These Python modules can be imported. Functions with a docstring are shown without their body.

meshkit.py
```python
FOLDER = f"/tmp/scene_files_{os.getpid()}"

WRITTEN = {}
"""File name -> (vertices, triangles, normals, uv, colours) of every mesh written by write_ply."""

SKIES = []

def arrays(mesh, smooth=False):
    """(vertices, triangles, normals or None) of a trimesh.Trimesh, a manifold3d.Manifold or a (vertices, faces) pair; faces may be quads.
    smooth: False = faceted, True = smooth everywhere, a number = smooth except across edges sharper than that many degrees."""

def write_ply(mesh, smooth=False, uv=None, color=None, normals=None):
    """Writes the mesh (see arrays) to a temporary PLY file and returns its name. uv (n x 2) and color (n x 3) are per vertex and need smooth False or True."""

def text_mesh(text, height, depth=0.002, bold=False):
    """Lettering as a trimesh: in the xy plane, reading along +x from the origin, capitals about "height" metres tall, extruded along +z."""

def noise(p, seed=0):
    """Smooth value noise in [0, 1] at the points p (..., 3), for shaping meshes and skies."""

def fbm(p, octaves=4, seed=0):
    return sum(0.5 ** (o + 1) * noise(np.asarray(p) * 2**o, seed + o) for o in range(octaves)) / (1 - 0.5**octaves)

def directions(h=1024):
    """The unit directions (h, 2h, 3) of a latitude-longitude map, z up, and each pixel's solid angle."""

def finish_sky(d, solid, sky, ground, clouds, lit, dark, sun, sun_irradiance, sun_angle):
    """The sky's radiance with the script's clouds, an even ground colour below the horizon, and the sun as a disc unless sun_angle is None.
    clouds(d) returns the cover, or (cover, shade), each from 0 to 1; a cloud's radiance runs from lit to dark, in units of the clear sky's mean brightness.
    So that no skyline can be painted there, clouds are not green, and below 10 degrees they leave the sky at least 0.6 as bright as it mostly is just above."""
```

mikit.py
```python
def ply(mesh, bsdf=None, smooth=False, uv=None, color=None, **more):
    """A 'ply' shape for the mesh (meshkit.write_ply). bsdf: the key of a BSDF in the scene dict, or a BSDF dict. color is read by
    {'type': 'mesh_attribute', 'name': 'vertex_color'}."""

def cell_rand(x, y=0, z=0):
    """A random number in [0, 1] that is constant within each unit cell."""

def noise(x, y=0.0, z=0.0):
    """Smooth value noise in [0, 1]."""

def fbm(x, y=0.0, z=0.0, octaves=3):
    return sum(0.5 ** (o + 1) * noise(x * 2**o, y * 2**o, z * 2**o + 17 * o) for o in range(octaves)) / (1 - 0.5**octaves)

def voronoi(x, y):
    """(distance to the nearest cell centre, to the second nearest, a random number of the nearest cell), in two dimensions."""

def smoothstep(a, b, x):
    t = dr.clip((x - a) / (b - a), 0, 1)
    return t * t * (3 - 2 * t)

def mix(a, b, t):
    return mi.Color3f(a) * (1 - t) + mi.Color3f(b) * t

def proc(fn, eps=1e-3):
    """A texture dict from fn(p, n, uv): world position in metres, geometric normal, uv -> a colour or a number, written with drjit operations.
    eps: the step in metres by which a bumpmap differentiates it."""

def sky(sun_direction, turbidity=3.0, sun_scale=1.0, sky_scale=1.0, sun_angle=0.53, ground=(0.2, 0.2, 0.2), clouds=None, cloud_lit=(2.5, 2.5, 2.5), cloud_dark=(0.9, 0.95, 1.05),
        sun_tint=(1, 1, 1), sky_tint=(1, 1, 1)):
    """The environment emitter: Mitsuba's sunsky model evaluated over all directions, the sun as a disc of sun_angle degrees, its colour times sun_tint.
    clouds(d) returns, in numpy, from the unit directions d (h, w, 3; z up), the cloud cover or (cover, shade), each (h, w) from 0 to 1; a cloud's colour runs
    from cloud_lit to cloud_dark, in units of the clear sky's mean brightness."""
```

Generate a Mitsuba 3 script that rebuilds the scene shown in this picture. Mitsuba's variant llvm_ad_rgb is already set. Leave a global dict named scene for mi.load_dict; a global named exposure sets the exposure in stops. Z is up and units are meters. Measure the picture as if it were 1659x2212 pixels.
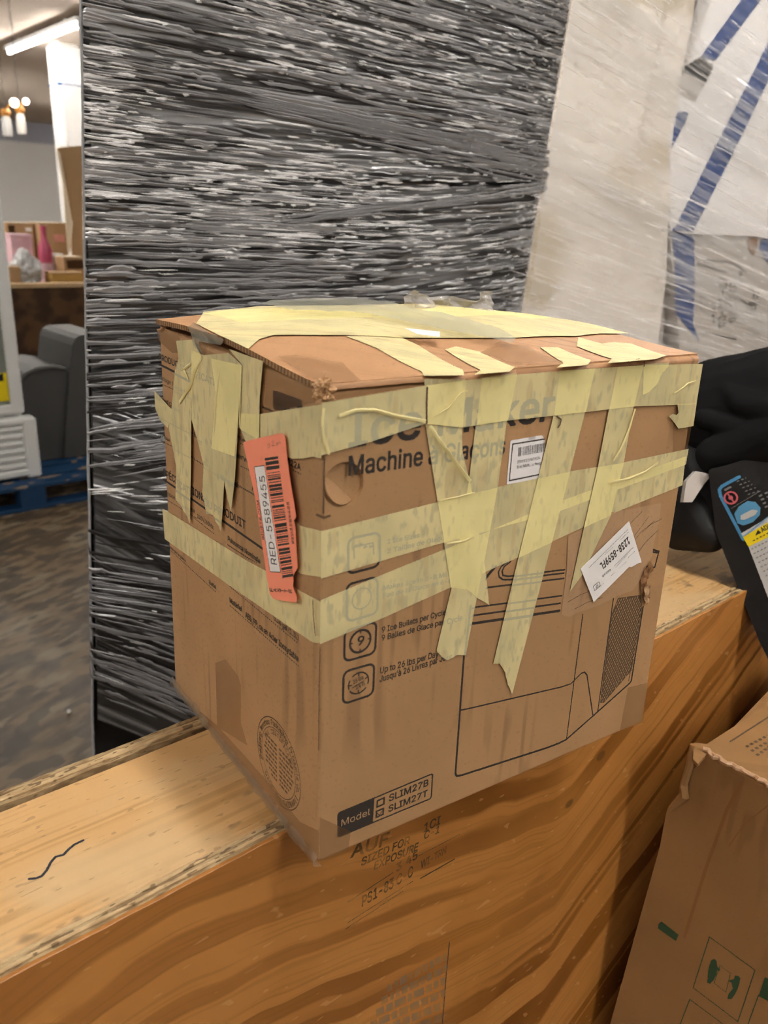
import math, random
import numpy as np
import trimesh, shapely
from shapely.geometry import Polygon, LineString, Point
from shapely import affinity
import manifold3d as m3
import drjit as dr
import mitsuba as mi
import mikit, meshkit
from mikit import proc, noise, fbm, smoothstep, mix, cell_rand

T = mi.ScalarTransform4f
random.seed(7)
rng = np.random.default_rng(7)
scene, labels = {}, {}

# ------------------------------------------------------------------ camera, light, exposure
W, H, FOC = 1659.0, 2212.0, 1757.44
CAM = np.array([-0.3076, -0.4467, 1.4635])           # metres; z up, floor at 0, the wooden half wall runs along x
_p, _r, _y = np.radians([19.2056, 2.18097, 48.48])   # pitch down, roll, heading
FW = np.array([np.cos(_p) * np.cos(_y), np.cos(_p) * np.sin(_y), -np.sin(_p)])
_r0 = np.array([np.sin(_y), -np.cos(_y), 0.0]); _u0 = np.cross(_r0, FW)
RT = np.cos(_r) * _r0 + np.sin(_r) * _u0
UP = -np.sin(_r) * _r0 + np.cos(_r) * _u0
scene['camera'] = {'type': 'thinlens', 'fov_axis': 'x', 'fov': math.degrees(2 * math.atan(W / 2 / FOC)), 'aperture_radius': 0.0016,
                   'focus_distance': 0.78, 'near_clip': 0.02, 'far_clip': 200.0,
                   'to_world': T().look_at(origin=CAM.tolist(), target=(CAM + FW).tolist(), up=UP.tolist())}
exposure = 2.15
TUBE = (33.2, 32.2, 30.0)                            # radiance of the fluorescent tubes
CEILING = 3.62
# x of the row, y where an 8-foot tube starts
LAMPS = [(0.36, -7.4), (0.36, -4.6), (0.36, -1.75), (0.36, 5.9), (3.87, 9.75), (3.87, 6.9), (3.87, 1.2), (3.87, -3.5), (-3.1, -3.6), (-3.1, -0.7), (-3.1, 5.0), (0.36, 11.4), (7.35, 9.8), (7.35, 15.2), (3.87, 14.6)]
POWER = {1: 1.0, 2: 1.0, 6: .8, 7: .85, 8: .8, 9: .75, 3: 1.4, 11: 2.0, 12: 2.0, 13: 2.2, 14: 2.0}   # older and newer tubes


def ray(x, y):
    return FW + RT * (x - W / 2) / FOC - UP * (y - H / 2) / FOC


def on_plane(px, n, d):
    v = ray(*px); n = np.asarray(n, float)
    return CAM + v * (d - CAM @ n) / (v @ n)


def at_y(px, Y): return on_plane(px, (0, 1, 0), Y)
def at_z(px, Z): return on_plane(px, (0, 0, 1), Z)


# ------------------------------------------------------------------ helpers
def numbered(key):
    if key not in scene and key not in labels:
        return key
    k = 1
    while f'{key}_{k:03d}' in scene or f'{key}_{k:03d}' in labels:
        k += 1
    return f'{key}_{k:03d}'


def thing(name, label, cat, group=None):
    key = numbered(name)
    labels[key] = {'label': label, 'category': cat}
    if group: labels[key]['group'] = group
    return key


def obj(name, mesh, mat, parent=None, smooth=False, uv=None, label=None, **more):
    key = numbered(f'{parent}__{name}' if parent else name)
    scene[key] = mikit.ply(mesh, mat, smooth, uv=uv, **more)
    if label: labels.setdefault(key, {})['label'] = label
    return key


def solo(name, mesh, mat, label, cat, smooth=False, group=None, **more):
    key = obj(name, mesh, mat, None, smooth, **more)
    labels[key] = {'label': label, 'category': cat}
    if group: labels[key]['group'] = group
    return key


def struct(name, mesh, mat, smooth=False):
    key = obj(name, mesh, mat, None, smooth)
    labels[key] = {'kind': 'structure'}
    return key


def cat(*ms):
    return trimesh.util.concatenate([m for m in ms if m is not None])


def hullpts(pts):
    return trimesh.convex.convex_hull(np.asarray(pts, float))


def cbox(x0, x1, y0, y1, z0, z1, c=0.003):
    """a box with chamfered edges"""
    c = min(c, (x1 - x0) / 2.2, (y1 - y0) / 2.2, (z1 - z0) / 2.2)
    pts = []
    for x, dx in ((x0, c), (x1, -c)):
        for y, dy in ((y0, c), (y1, -c)):
            for z, dz in ((z0, c), (z1, -c)):
                pts += [(x, y + dy, z + dz), (x + dx, y, z + dz), (x + dx, y + dy, z)]
    return hullpts(pts)


def frame_box(o, ex, ey, ez, c=0.003):
    """a chamfered box spanned by three edge vectors from corner o"""
    l = [np.linalg.norm(e) for e in (ex, ey, ez)]
    m = cbox(0, l[0], 0, l[1], 0, l[2], c)
    m.apply_transform(np.vstack([np.column_stack([ex / l[0], ey / l[1], ez / l[2], o]), [0, 0, 0, 1]]))
    if np.linalg.det(np.column_stack([ex, ey, ez])) < 0: m.invert()
    return m


def prism(pts, depth_vec):
    """polygon (n x 3, planar) extruded along a vector"""
    pts = np.asarray(pts, float); d = np.asarray(depth_vec, float)
    n = d / np.linalg.norm(d)
    ex = pts[1] - pts[0]; ex -= n * (ex @ n); ex /= np.linalg.norm(ex); ey = np.cross(n, ex)
    p2 = np.column_stack([(pts - pts[0]) @ ex, (pts - pts[0]) @ ey])
    m = trimesh.creation.extrude_polygon(Polygon(p2).buffer(0), np.linalg.norm(d), engine='earcut')
    v = m.vertices
    m.vertices = pts[0] + v[:, :1] * ex + v[:, 1:2] * ey + v[:, 2:] * n
    return m


def tube(pts, r, sides=8):
    pts = np.asarray(pts, float)
    d = np.gradient(pts, axis=0); d /= np.linalg.norm(d, axis=1)[:, None]
    a = np.cross(d, [0.31, 0.17, 0.93]); a /= np.linalg.norm(a, axis=1)[:, None]
    b = np.cross(d, a); t = np.arange(sides) * 2 * np.pi / sides
    rr = np.broadcast_to(r, len(pts))
    v = (pts[:, None] + rr[:, None, None] * (np.cos(t)[None, :, None] * a[:, None] + np.sin(t)[None, :, None] * b[:, None])).reshape(-1, 3)
    f = []
    for i in range(len(pts) - 1):
        for k in range(sides):
            k2 = (k + 1) % sides
            f += [[i * sides + k, i * sides + k2, (i + 1) * sides + k2], [i * sides + k, (i + 1) * sides + k2, (i + 1) * sides + k]]
    n = len(v); v = np.vstack([v, pts[:1], pts[-1:]])
    for k in range(sides):
        k2 = (k + 1) % sides
        f += [[n, k2, k], [n + 1, (len(pts) - 1) * sides + k, (len(pts) - 1) * sides + k2]]
    m = trimesh.Trimesh(v, f, process=False); m.fix_normals(); return m


def lathe(profile, at, sides=20):
    m = trimesh.creation.revolve(np.asarray(profile, float), sections=sides)
    m.apply_translation(at); return m


def blob(chains, edge=0.01, rounds=12):
    """soft solid: hulls of spheres (x, y, z, r), joined, refined and smoothed"""
    man = m3.Manifold()
    for ch in chains:
        man += m3.Manifold.batch_hull([m3.Manifold.sphere(r, 20).translate((x, y, z)) for x, y, z, r in ch])
    g = man.refine_to_length(edge).to_mesh()
    m = trimesh.Trimesh(np.array(g.vert_properties[:, :3], float), np.array(g.tri_verts), process=True)
    trimesh.smoothing.filter_taubin(m, iterations=rounds)
    return m


def wobble(m, amp, freq, seed=0, axis=None):
    n = meshkit.fbm(m.vertices * freq, 3, seed) - 0.5
    m.vertices = m.vertices + (m.vertex_normals if axis is None else np.asarray(axis, float)) * (2 * amp * n)[:, None]
    return m


# ------------------------------------------------------------------ materials
def mat(name, bsdf):
    scene[name] = {'type': 'twosided', 'bsdf': bsdf}; return name


def rgb(c): return {'type': 'rgb', 'value': list(c)}


def principled(c, rough=0.6, spec=0.4, **k):
    return {'type': 'principled', 'base_color': c if isinstance(c, dict) else rgb(c), 'roughness': rough, 'specular': spec, **k}


def plain(name, c, rough=0.6, spec=0.4, **k): return mat(name, principled(c, rough, spec, **k))


def bumped(inner, fn, scale, eps=1e-3):
    return {'type': 'bumpmap', 'arbitrary': proc(fn, eps), 'scale': scale, 'bsdf': inner}


YAW = math.radians(-6.9); CY, SY = math.cos(YAW), math.sin(YAW)
ORG = np.array([-0.044 * SY * -1 * -1, 0, 0])


def loc(p):                                            # world -> axes of the carton, in a texture
    return p.x * CY + p.y * SY, -p.x * SY + p.y * CY, p.z


def kraft(base, dark):
    def fn(p, n, uv):
        a, b, z = loc(p)
        s = a + b
        big = fbm(s * 9, z * 7, a * 4)
        flute = noise(s * 170, z * 16, 3.0)
        dash = smoothstep(.60, .86, flute) * smoothstep(.38, .62, noise(s * 14, z * 6, 9.0))
        speck = smoothstep(.74, .9, noise(a * 600, b * 600, z * 380))
        c = mix(base, [x * 0.84 for x in base], smoothstep(.3, .75, big))
        return mix(c, dark, dr.clip(.42 * dash + .22 * speck, 0, 1))
    return proc(fn)


def kraft_bump(p, n, uv):
    a, b, z = loc(p)
    return .5 * dr.sin((a + b) * 900) + 1.4 * noise((a + b) * 44, z * 34, a * 20) + .5 * noise((a + b) * 120, z * 90)


mat('mat_kraft', bumped(principled(kraft((.40, .230, .110), (.15, .08, .038)), .62, .35), kraft_bump, .00009))
mat('mat_kraft_pale', bumped(principled(kraft((.44, .27, .15), (.25, .14, .07)), .5, .45), kraft_bump, .0001))
mat('mat_kraft_flap', bumped(principled(kraft((.40, .215, .105), (.2, .1, .05)), .5, .4), kraft_bump, .00012))


def fluted(p, n, uv):                                  # raw corrugated edge
    a, b, z = loc(p)
    return mix((.30, .175, .085), (.13, .07, .035), smoothstep(.35, .65, .5 + .5 * dr.sin((a + b) * 1300 + 3 * noise(a * 50, b * 50, z * 50))))


mat('mat_flute', principled(proc(fluted), .85, .2))
plain('mat_hollow', (.05, .028, .014), .9, .1)
plain('mat_ink', (.022, .017, .015), .55, .4)
plain('mat_ink_soft', (.075, .045, .026), .7, .2)
plain('mat_kraft_ink', (.36, .22, .12), .6, .3)
plain('mat_wear', (.10, .06, .035), .8, .2)


def tape_col(p, n, uv):
    a, b, z = loc(p); s = a + b
    m = fbm(s * 26, z * 22, a * 12)
    fib = fbm(s * 330, z * 120, b * 90, octaves=2)
    c = mix((.64, .545, .285), (.53, .46, .245), smoothstep(.3, .75, m))
    c = mix(c, (.40, .365, .225), .55 * smoothstep(.52, .80, fib))
    return mix(c, (.46, .335, .17), .35 * smoothstep(.70, .88, noise(s * 140, z * 34, 4.0)))


def tape_double(p, n, uv):
    a, b, z = loc(p); s = a + b
    c = mix((.80, .70, .325), (.70, .62, .285), smoothstep(.3, .75, fbm(s * 24, z * 30, a * 12)))
    return mix(c, (.60, .53, .26), .5 * smoothstep(.55, .82, fbm(s * 260, z * 110, b * 90, octaves=2)))


def tape_bump(p, n, uv):
    a, b, z = loc(p); s = a + b
    return .6 * noise(s * 70, z * 60, b * 40) + .3 * noise(s * 150, z * 130) + .35 * noise(s * 500, z * 90)


mat('mat_tape', bumped(principled(proc(tape_col), .55, .35), tape_bump, .0009))
mat('mat_tape_double', bumped(principled(proc(tape_double), .5, .4), tape_bump, .0009))
plain('mat_ghost', (.42, .395, .255), .6, .3)
mat('mat_tape_fold', principled((.74, .65, .32), .55, .35))


def clear_bump(p, n, uv):
    a, b, z = loc(p)
    return dr.square(.6 * noise(a * 90 + b * 60, z * 90, b * 120) + .4 * noise(a * 190 + b * 130, z * 190, b * 240))


scene['mat_clear_tape'] = {'type': 'mask', 'opacity': .24, 'bsdf': {'type': 'twosided', 'bsdf': bumped(principled((.20, .10, .035), .12, .9), clear_bump, .002)}}
scene['mat_clear_film'] = {'type': 'mask', 'opacity': .48, 'bsdf': {'type': 'twosided', 'bsdf': bumped(principled((.50, .46, .42), .10, 1.0), clear_bump, .006)}}
scene['mat_edge_film'] = {'type': 'mask', 'opacity': .26, 'bsdf': {'type': 'twosided', 'bsdf': bumped(principled((.36, .28, .20), .08, 1.0), clear_bump, .008)}}
scene['mat_grey_tape'] = {'type': 'mask', 'opacity': .42, 'bsdf': {'type': 'twosided', 'bsdf': bumped(principled((.34, .34, .27), .22, .8), clear_bump, .001)}}
plain('mat_red_tag', (.90, .285, .175), .45, .5)


def sticker_white(p, n, uv):
    a, b, z = loc(p)
    d = smoothstep(.62, .85, noise((a + b) * 130, z * 22, 5.0)) * smoothstep(.4, .6, noise((a + b) * 60, z * 90, 2.0))
    return mix((.80, .77, .77), (.30, .28, .30), .7 * d)


mat('mat_sticker', principled(proc(sticker_white), .35, .5))
plain('mat_white_paper', (.80, .77, .76), .45, .5)


# wood
def ply_front(p, n, uv):
    x, z = p.x, p.z
    h = -.11 * smoothstep(-.15, .40, x) - 2.6 * dr.square(dr.maximum(-.14 - x, 0)) + .55 * dr.maximum(x - .40, 0)
    g = z - h + .030 * (fbm(x * 5, z * 7, 1.5) - .5) + .006 * noise(x * 30, z * 40)
    st = .6 * noise(g * 34, x * .8, 2.0) + .4 * noise(g * 80, x * 1.5, 7.0)
    fine = noise(g * 420, x * 9, 3.0)
    band = smoothstep(.52, .62, st)
    band = band * (.45 + .55 * smoothstep(.25, .6, noise(x * 3, z * 4, 11.0)))
    c = mix((.43, .186, .046), (.155, .047, .006), band)
    c = mix(c, (.31, .125, .026), .45 * smoothstep(.35, .75, fbm(x * 8, z * 8, 4.0)))
    c = mix(c, (.15, .06, .012), .22 * smoothstep(.6, .85, fine))
    k1 = dr.sqrt(dr.square(x - .455) + dr.square((z - .868) * 1.3)); k2 = dr.sqrt(dr.square(x - .40) + dr.square((z - .825) * 1.4))
    knot = dr.maximum(1 - smoothstep(.006, .011, k1), 1 - smoothstep(.005, .010, k2))
    scuff = smoothstep(.91, .95, noise(x * 70 + z * 40, z * 180, 21.0))
    c = mix(c, (.11, .045, .012), knot * .85)
    return mix(c, (.52, .29, .11), .45 * scuff)


mat('mat_ply_front', bumped(principled(proc(ply_front), .38, .42), lambda p, n, uv: fbm(p.x * 30, p.z * 90) + .3 * noise(p.x * 60, p.z * 500), .0004))


def pine_top(p, n, uv):
    x, y = p.x, p.y
    g = y + .012 * (fbm(x * 6, y * 12) - .5)
    st = .5 * noise(g * 120, x * 2.0) + .5 * noise(g * 330, x * 5.0, 4.0)
    c = mix((.52, .31, .13), (.41, .23, .083), smoothstep(.45, .8, st))
    c = mix(c, (.52, .355, .185), .8 * smoothstep(.4, .7, fbm(x * 9, y * 16, 8.0)))
    dirt = smoothstep(.66, .82, fbm(x * 30 + 3, y * 55, 6.0)) * smoothstep(.42, .62, noise(x * 9, y * 9, 1.0))
    c = mix(c, (.17, .11, .06), .75 * dirt)
    near = smoothstep(.06, .0, y) * smoothstep(.5, .7, noise(x * 90, y * 200, 2.0))
    nick = smoothstep(.86, .92, noise(x * 90, y * 420, 31.0))
    c = mix(c, (.42, .27, .13), .45 * near)
    return mix(c, (.24, .14, .06), .45 * nick)


mat('mat_pine', bumped(principled(proc(pine_top), .55, .35), lambda p, n, uv: fbm(p.x * 40, p.y * 220) + .6 * noise(p.x * 90, p.y * 30), .0006))


def ply_edge(c0, c1):
    def fn(p, n, uv):
        s = fbm(p.x * 90, p.y * 260, p.z * 160)
        c = mix(c0, c1, smoothstep(.3, .7, s))
        return mix(c, (.10, .06, .03), .8 * smoothstep(.70, .82, noise(p.x * 160, p.y * 500, p.z * 200)))
    return proc(fn)


mat('mat_edge_pale', bumped(principled(ply_edge((.46, .33, .18), (.35, .24, .125)), .8, .2), lambda p, n, uv: noise(p.x * 200, p.y * 600), .0012))
mat('mat_edge_dark', bumped(principled(ply_edge((.36, .26, .14), (.20, .13, .065)), .85, .15), lambda p, n, uv: noise(p.x * 300, p.y * 600), .0016))
plain('mat_marker', (.012, .012, .02), .5, .4)


def osb(p, n, uv):
    s = fbm(p.x * 9, p.z * 9 + p.y * 9, 3.0)
    return mix((.085, .042, .016), (.032, .015, .006), smoothstep(.35, .65, s))


mat('mat_osb', principled(proc(osb), .7, .3))
plain('mat_rail', (.52, .36, .20), .6, .3)


def floor_col(p, n, uv):
    x, y = p.x * .93 + p.y * .36, -p.x * .36 + p.y * .93
    s = fbm(x * 5, y * 11); f = fbm(x * 16, y * 42, 5.0)
    c = mix((.155, .106, .060), (.062, .042, .025), smoothstep(.36, .60, .55 * s + .45 * f))
    c = mix(c, (.21, .17, .115), .8 * smoothstep(.58, .74, fbm(x * 7 + 9, y * 20, 2.0)))
    return mix(c, (.035, .028, .022), .7 * smoothstep(.62, .72, noise(x * 14, y * 30, 8.0)))


mat('mat_floor', principled(proc(floor_col), .5, .4))
plain('mat_ceiling', (.33, .275, .23), .9, .1)
mat('mat_wall', principled(proc(lambda p, n, uv: mix((.72, .69, .66), (.36, .36, .41), smoothstep(3.10, 3.2, p.z))), .85, .2))
plain('mat_white', (.80, .785, .76), .45, .4)
plain('mat_white_plastic', (.74, .74, .73), .35, .5)
plain('mat_blue_tape', (.02, .07, .22), .6, .3)
plain('mat_lamp_body', (.8, .8, .8), .5, .4)
plain('mat_grey_shell', (.052, .052, .050), .55, .35)
plain('mat_grey_shell_light', (.095, .092, .088), .5, .35)


def pallet_col(p, n, uv):
    return mix((.006, .032, .085), (.20, .15, .11), smoothstep(.74, .80, noise(p.x * 18, p.y * 18, p.z * 30)))


mat('mat_pallet', principled(proc(pallet_col), .6, .3))
plain('mat_yellow', (.80, .62, .01), .5, .4)
plain('mat_glass_grey', (.20, .22, .19), .08, .8)
plain('mat_slot', (.20, .18, .16), .7, .2)
plain('mat_black', (.006, .006, .0065), .6, .25)

# stretch film
def streak(freq, long):
    def fn(p, n, uv):
        u, v = uv.x, uv.y
        w = v + .010 * (noise(u * 3.1, v * 5.0, 2.0) - .5) + .0025 * noise(u * 17, v * 24, 6.0)
        return .55 * noise(u * long, w * freq, 1.0) + .30 * noise(u * long * 2.6, w * freq * 2.2, 5.0) + .22 * noise(u * long * 7, w * freq * 1.2, 8.0)
    return fn


def film_alpha(lo, hi, k):
    def fn(p, n, uv):
        u, v = uv.x, uv.y
        w = v + .012 * (fbm(u * 3.1, v * 5.0, 2.0) - .5)
        s = .6 * noise(u * 3.5, w * 115, 12.0 + k) + .4 * noise(u * 8, w * 300, 15.0 + k)
        big = fbm(u * 1.6, v * 4.5, 20.0 + k)
        return dr.clip(lo + (hi - lo) * smoothstep(.36, .74, s) * (.35 + .9 * smoothstep(.3, .7, big)), 0, 1)
    return fn


def film(name, tint, lo, hi, k, freq=130, long=5.0, scale=.0028, rough=.16, spec=1.0):
    scene[name] = {'type': 'mask', 'opacity': proc(film_alpha(lo, hi, k)),
                   'bsdf': {'type': 'twosided', 'bsdf': bumped(principled(tint, rough, spec), streak(freq, long), scale, 4e-4)}}


def dense_film(name, c0, c1, k, scale=.006):
    """several turns of film over a black panel: hardly anything shows through"""
    a_ = film_alpha(0, 1, k)
    mat(name, bumped(principled(proc(lambda p, n, uv: mix(c0, c1, a_(p, n, uv))), .2, 1.0), streak(130, 5.0), scale, 4e-4))


dense_film('mat_film_a', (.035, .035, .036), (.25, .25, .256), 0)
dense_film('mat_film_b', (.028, .028, .029), (.205, .205, .21), 31)
film('mat_film_c', (.66, .65, .64), .04, .38, 57, freq=90, long=2.6, scale=.0028, rough=.10)
plain('mat_film_edge', (.34, .34, .35), .3, .8)
for nm_, c_ in (('mat_wrinkle_bright', (.92, .92, .93)), ('mat_wrinkle_grey', (.20, .20, .207)), ('mat_wrinkle_dark', (.016, .016, .017)), ('mat_wrinkle_clear', (.90, .88, .87))): plain(nm_, c_, .25, 1.0)
plain('mat_core', (.010, .010, .011), .55, .4)


def foam_col(p, n, uv):
    c = mix((.80, .74, .68), (.55, .49, .43), smoothstep(.45, .75, noise(p.x * 300, p.y * 300, p.z * 300)))
    return mix(c, (.42, .34, .22), .6 * smoothstep(.56, .72, fbm(p.x * 6, p.y * 6, p.z * 5)))


mat('mat_foam', principled(proc(foam_col), .85, .2))
plain('mat_foam_edge', (.50, .45, .39), .85, .2)
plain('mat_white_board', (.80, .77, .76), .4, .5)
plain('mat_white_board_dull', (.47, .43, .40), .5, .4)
plain('mat_stripe', (.030, .060, .19), .5, .4)
plain('mat_brown', (.22, .11, .05), .8, .2)

# cloth of the seat
mat('mat_cloth', bumped(principled((.0035, .0035, .004), .9, .15), lambda p, n, uv: noise(p.x * 1100, p.y * 1100, p.z * 1100), .0004))
plain('mat_blue_line', (.055, .22, .42), .5, .4)
plain('mat_blue_oval', (.08, .27, .47), .45, .4)
plain('mat_label_white', (.50, .50, .50), .5, .4)
plain('mat_label_red', (.50, .10, .12), .5, .4)
plain('mat_label_grey', (.16, .16, .16), .5, .4)
plain('mat_green_ink', (.022, .055, .025), .6, .3)
mat('mat_kraft_far', principled(kraft((.27, .142, .053), (.16, .08, .03)), .6, .35))

# ------------------------------------------------------------------ the room
def slab(x0, x1, y0, y1, z0, z1): return trimesh.creation.box(bounds=[[x0, y0, z0], [x1, y1, z1]])


struct('floor', slab(-9, 18, -9, 22, -.2, 0), 'mat_floor')
struct('ceiling', slab(-9, 18, -9, 22, CEILING, CEILING + .2), 'mat_ceiling')
struct('wall_back', slab(-9, 18, 22, 22.2, 0, CEILING), 'mat_wall')
struct('wall_front', slab(-9, 18, -9.2, -9, 0, CEILING), 'mat_wall')
struct('wall_left', slab(-9.2, -9, -9, 22, 0, CEILING), 'mat_wall')
struct('wall_right', slab(18, 18.2, -9, 22, 0, CEILING), 'mat_wall')

for i, (x, y) in enumerate(LAMPS):
    seen = i == 4
    k = thing('fluorescent_lamp', 'long fluorescent lamp glowing white under the ceiling at the upper left' if seen else 'long fluorescent strip lamp under the ceiling, outside the picture', 'lamp', None if seen else 'ceiling lamps outside the picture')
    obj('housing', cat(cbox(x - .055, x + .055, y - .03, y + 2.47, 3.535, 3.58, .006), cbox(x - .012, x + .012, y + .4, y + .43, 3.575, CEILING, .002), cbox(x - .012, x + .012, y + 2.0, y + 2.03, 3.575, CEILING, .002)), 'mat_lamp_body', k)
    cyl = trimesh.creation.cylinder(.024, 2.40, sections=12); cyl.apply_transform(trimesh.transformations.rotation_matrix(math.pi / 2, [1, 0, 0])); cyl.apply_translation([x, y + 1.22, 3.502])
    tk = obj('tube', cyl, 'mat_lamp_body', k, True)
    scene[tk]['emitter'] = {'type': 'area', 'radiance': rgb([c_ * POWER.get(i, 1.0) for c_ in TUBE])}
    for yy in (y + .012, y + 2.428):
        obj('socket', cbox(x - .02, x + .02, yy - .012, yy + .012, 3.475, 3.536, .003), 'mat_lamp_body', k)

# ------------------------------------------------------------------ the wooden half wall
LEFT, RIGHT, DEEP = -1.2, 2.6, .192
hw = thing('half_wall', 'low wooden half wall of plywood with a pale pine top under the taped carton', 'partition')
fp = thing_key = f'{hw}__front_panel'
def ply_layer(y0, y1, top, amp, seed, m, parent, name='ply_layer', label=None):
    xs = np.linspace(LEFT, RIGHT, 420)
    tz = top + amp * (meshkit.fbm(np.column_stack([xs * 45, xs * 0 + seed, xs * 0]), 3, seed) - .5) * 2
    e = .0006
    v = []
    for x, z in zip(xs, tz):
        v += [(x, y0, 0), (x, y0, z - e), (x, y0 + e, z), (x, y1 - e, z), (x, y1, z - e), (x, y1, 0)]
    f = []
    for i in range(len(xs) - 1):
        for k in range(5):
            a, b = i * 6 + k, (i + 1) * 6 + k
            f += [[a, b, b + 1], [a, b + 1, a + 1]]
    n = len(v) - 6
    f += [[0, k + 1, k] for k in range(1, 5)] + [[n, n + k, n + k + 1] for k in range(1, 5)]
    mm = trimesh.Trimesh(v, f, process=False)
    return obj(name, mm, m, parent, label=label)

scene_front = ply_layer(0, .0038, .9995, .0012, 1, 'mat_ply_front', hw, 'front_panel', 'orange-brown plywood face with wavy dark grain')
for (a, b, t, am, s, mt) in ((.0038, .0072, .9985, .0016, 2, 'mat_edge_dark'), (.0072, .0105, 1.0, .0012, 3, 'mat_edge_pale'), (.0105, .0142, .9985, .0016, 4, 'mat_edge_dark'), (.0142, .018, .9995, .001, 5, 'mat_edge_pale')):
    ply_layer(a, b, t, am, s, mt, scene_front)
top = cbox(LEFT, RIGHT, .0205, .170, .955, .9965, .0015)
obj('top_board', top, 'mat_pine', hw, label='pale pine board with knots and dirt')
rear = ply_layer(.1745, .1785, .9985, .0016, 6, 'mat_edge_dark', hw, 'rear_panel')
for (a, b, t, am, s, mt) in ((.1785, .183, 1.0, .0012, 7, 'mat_edge_pale'), (.183, .187, .999, .0015, 8, 'mat_edge_pale'), (.187, .192, .9995, .0012, 9, 'mat_edge_dark')):
    ply_layer(a, b, t, am, s, mt, rear)


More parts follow.
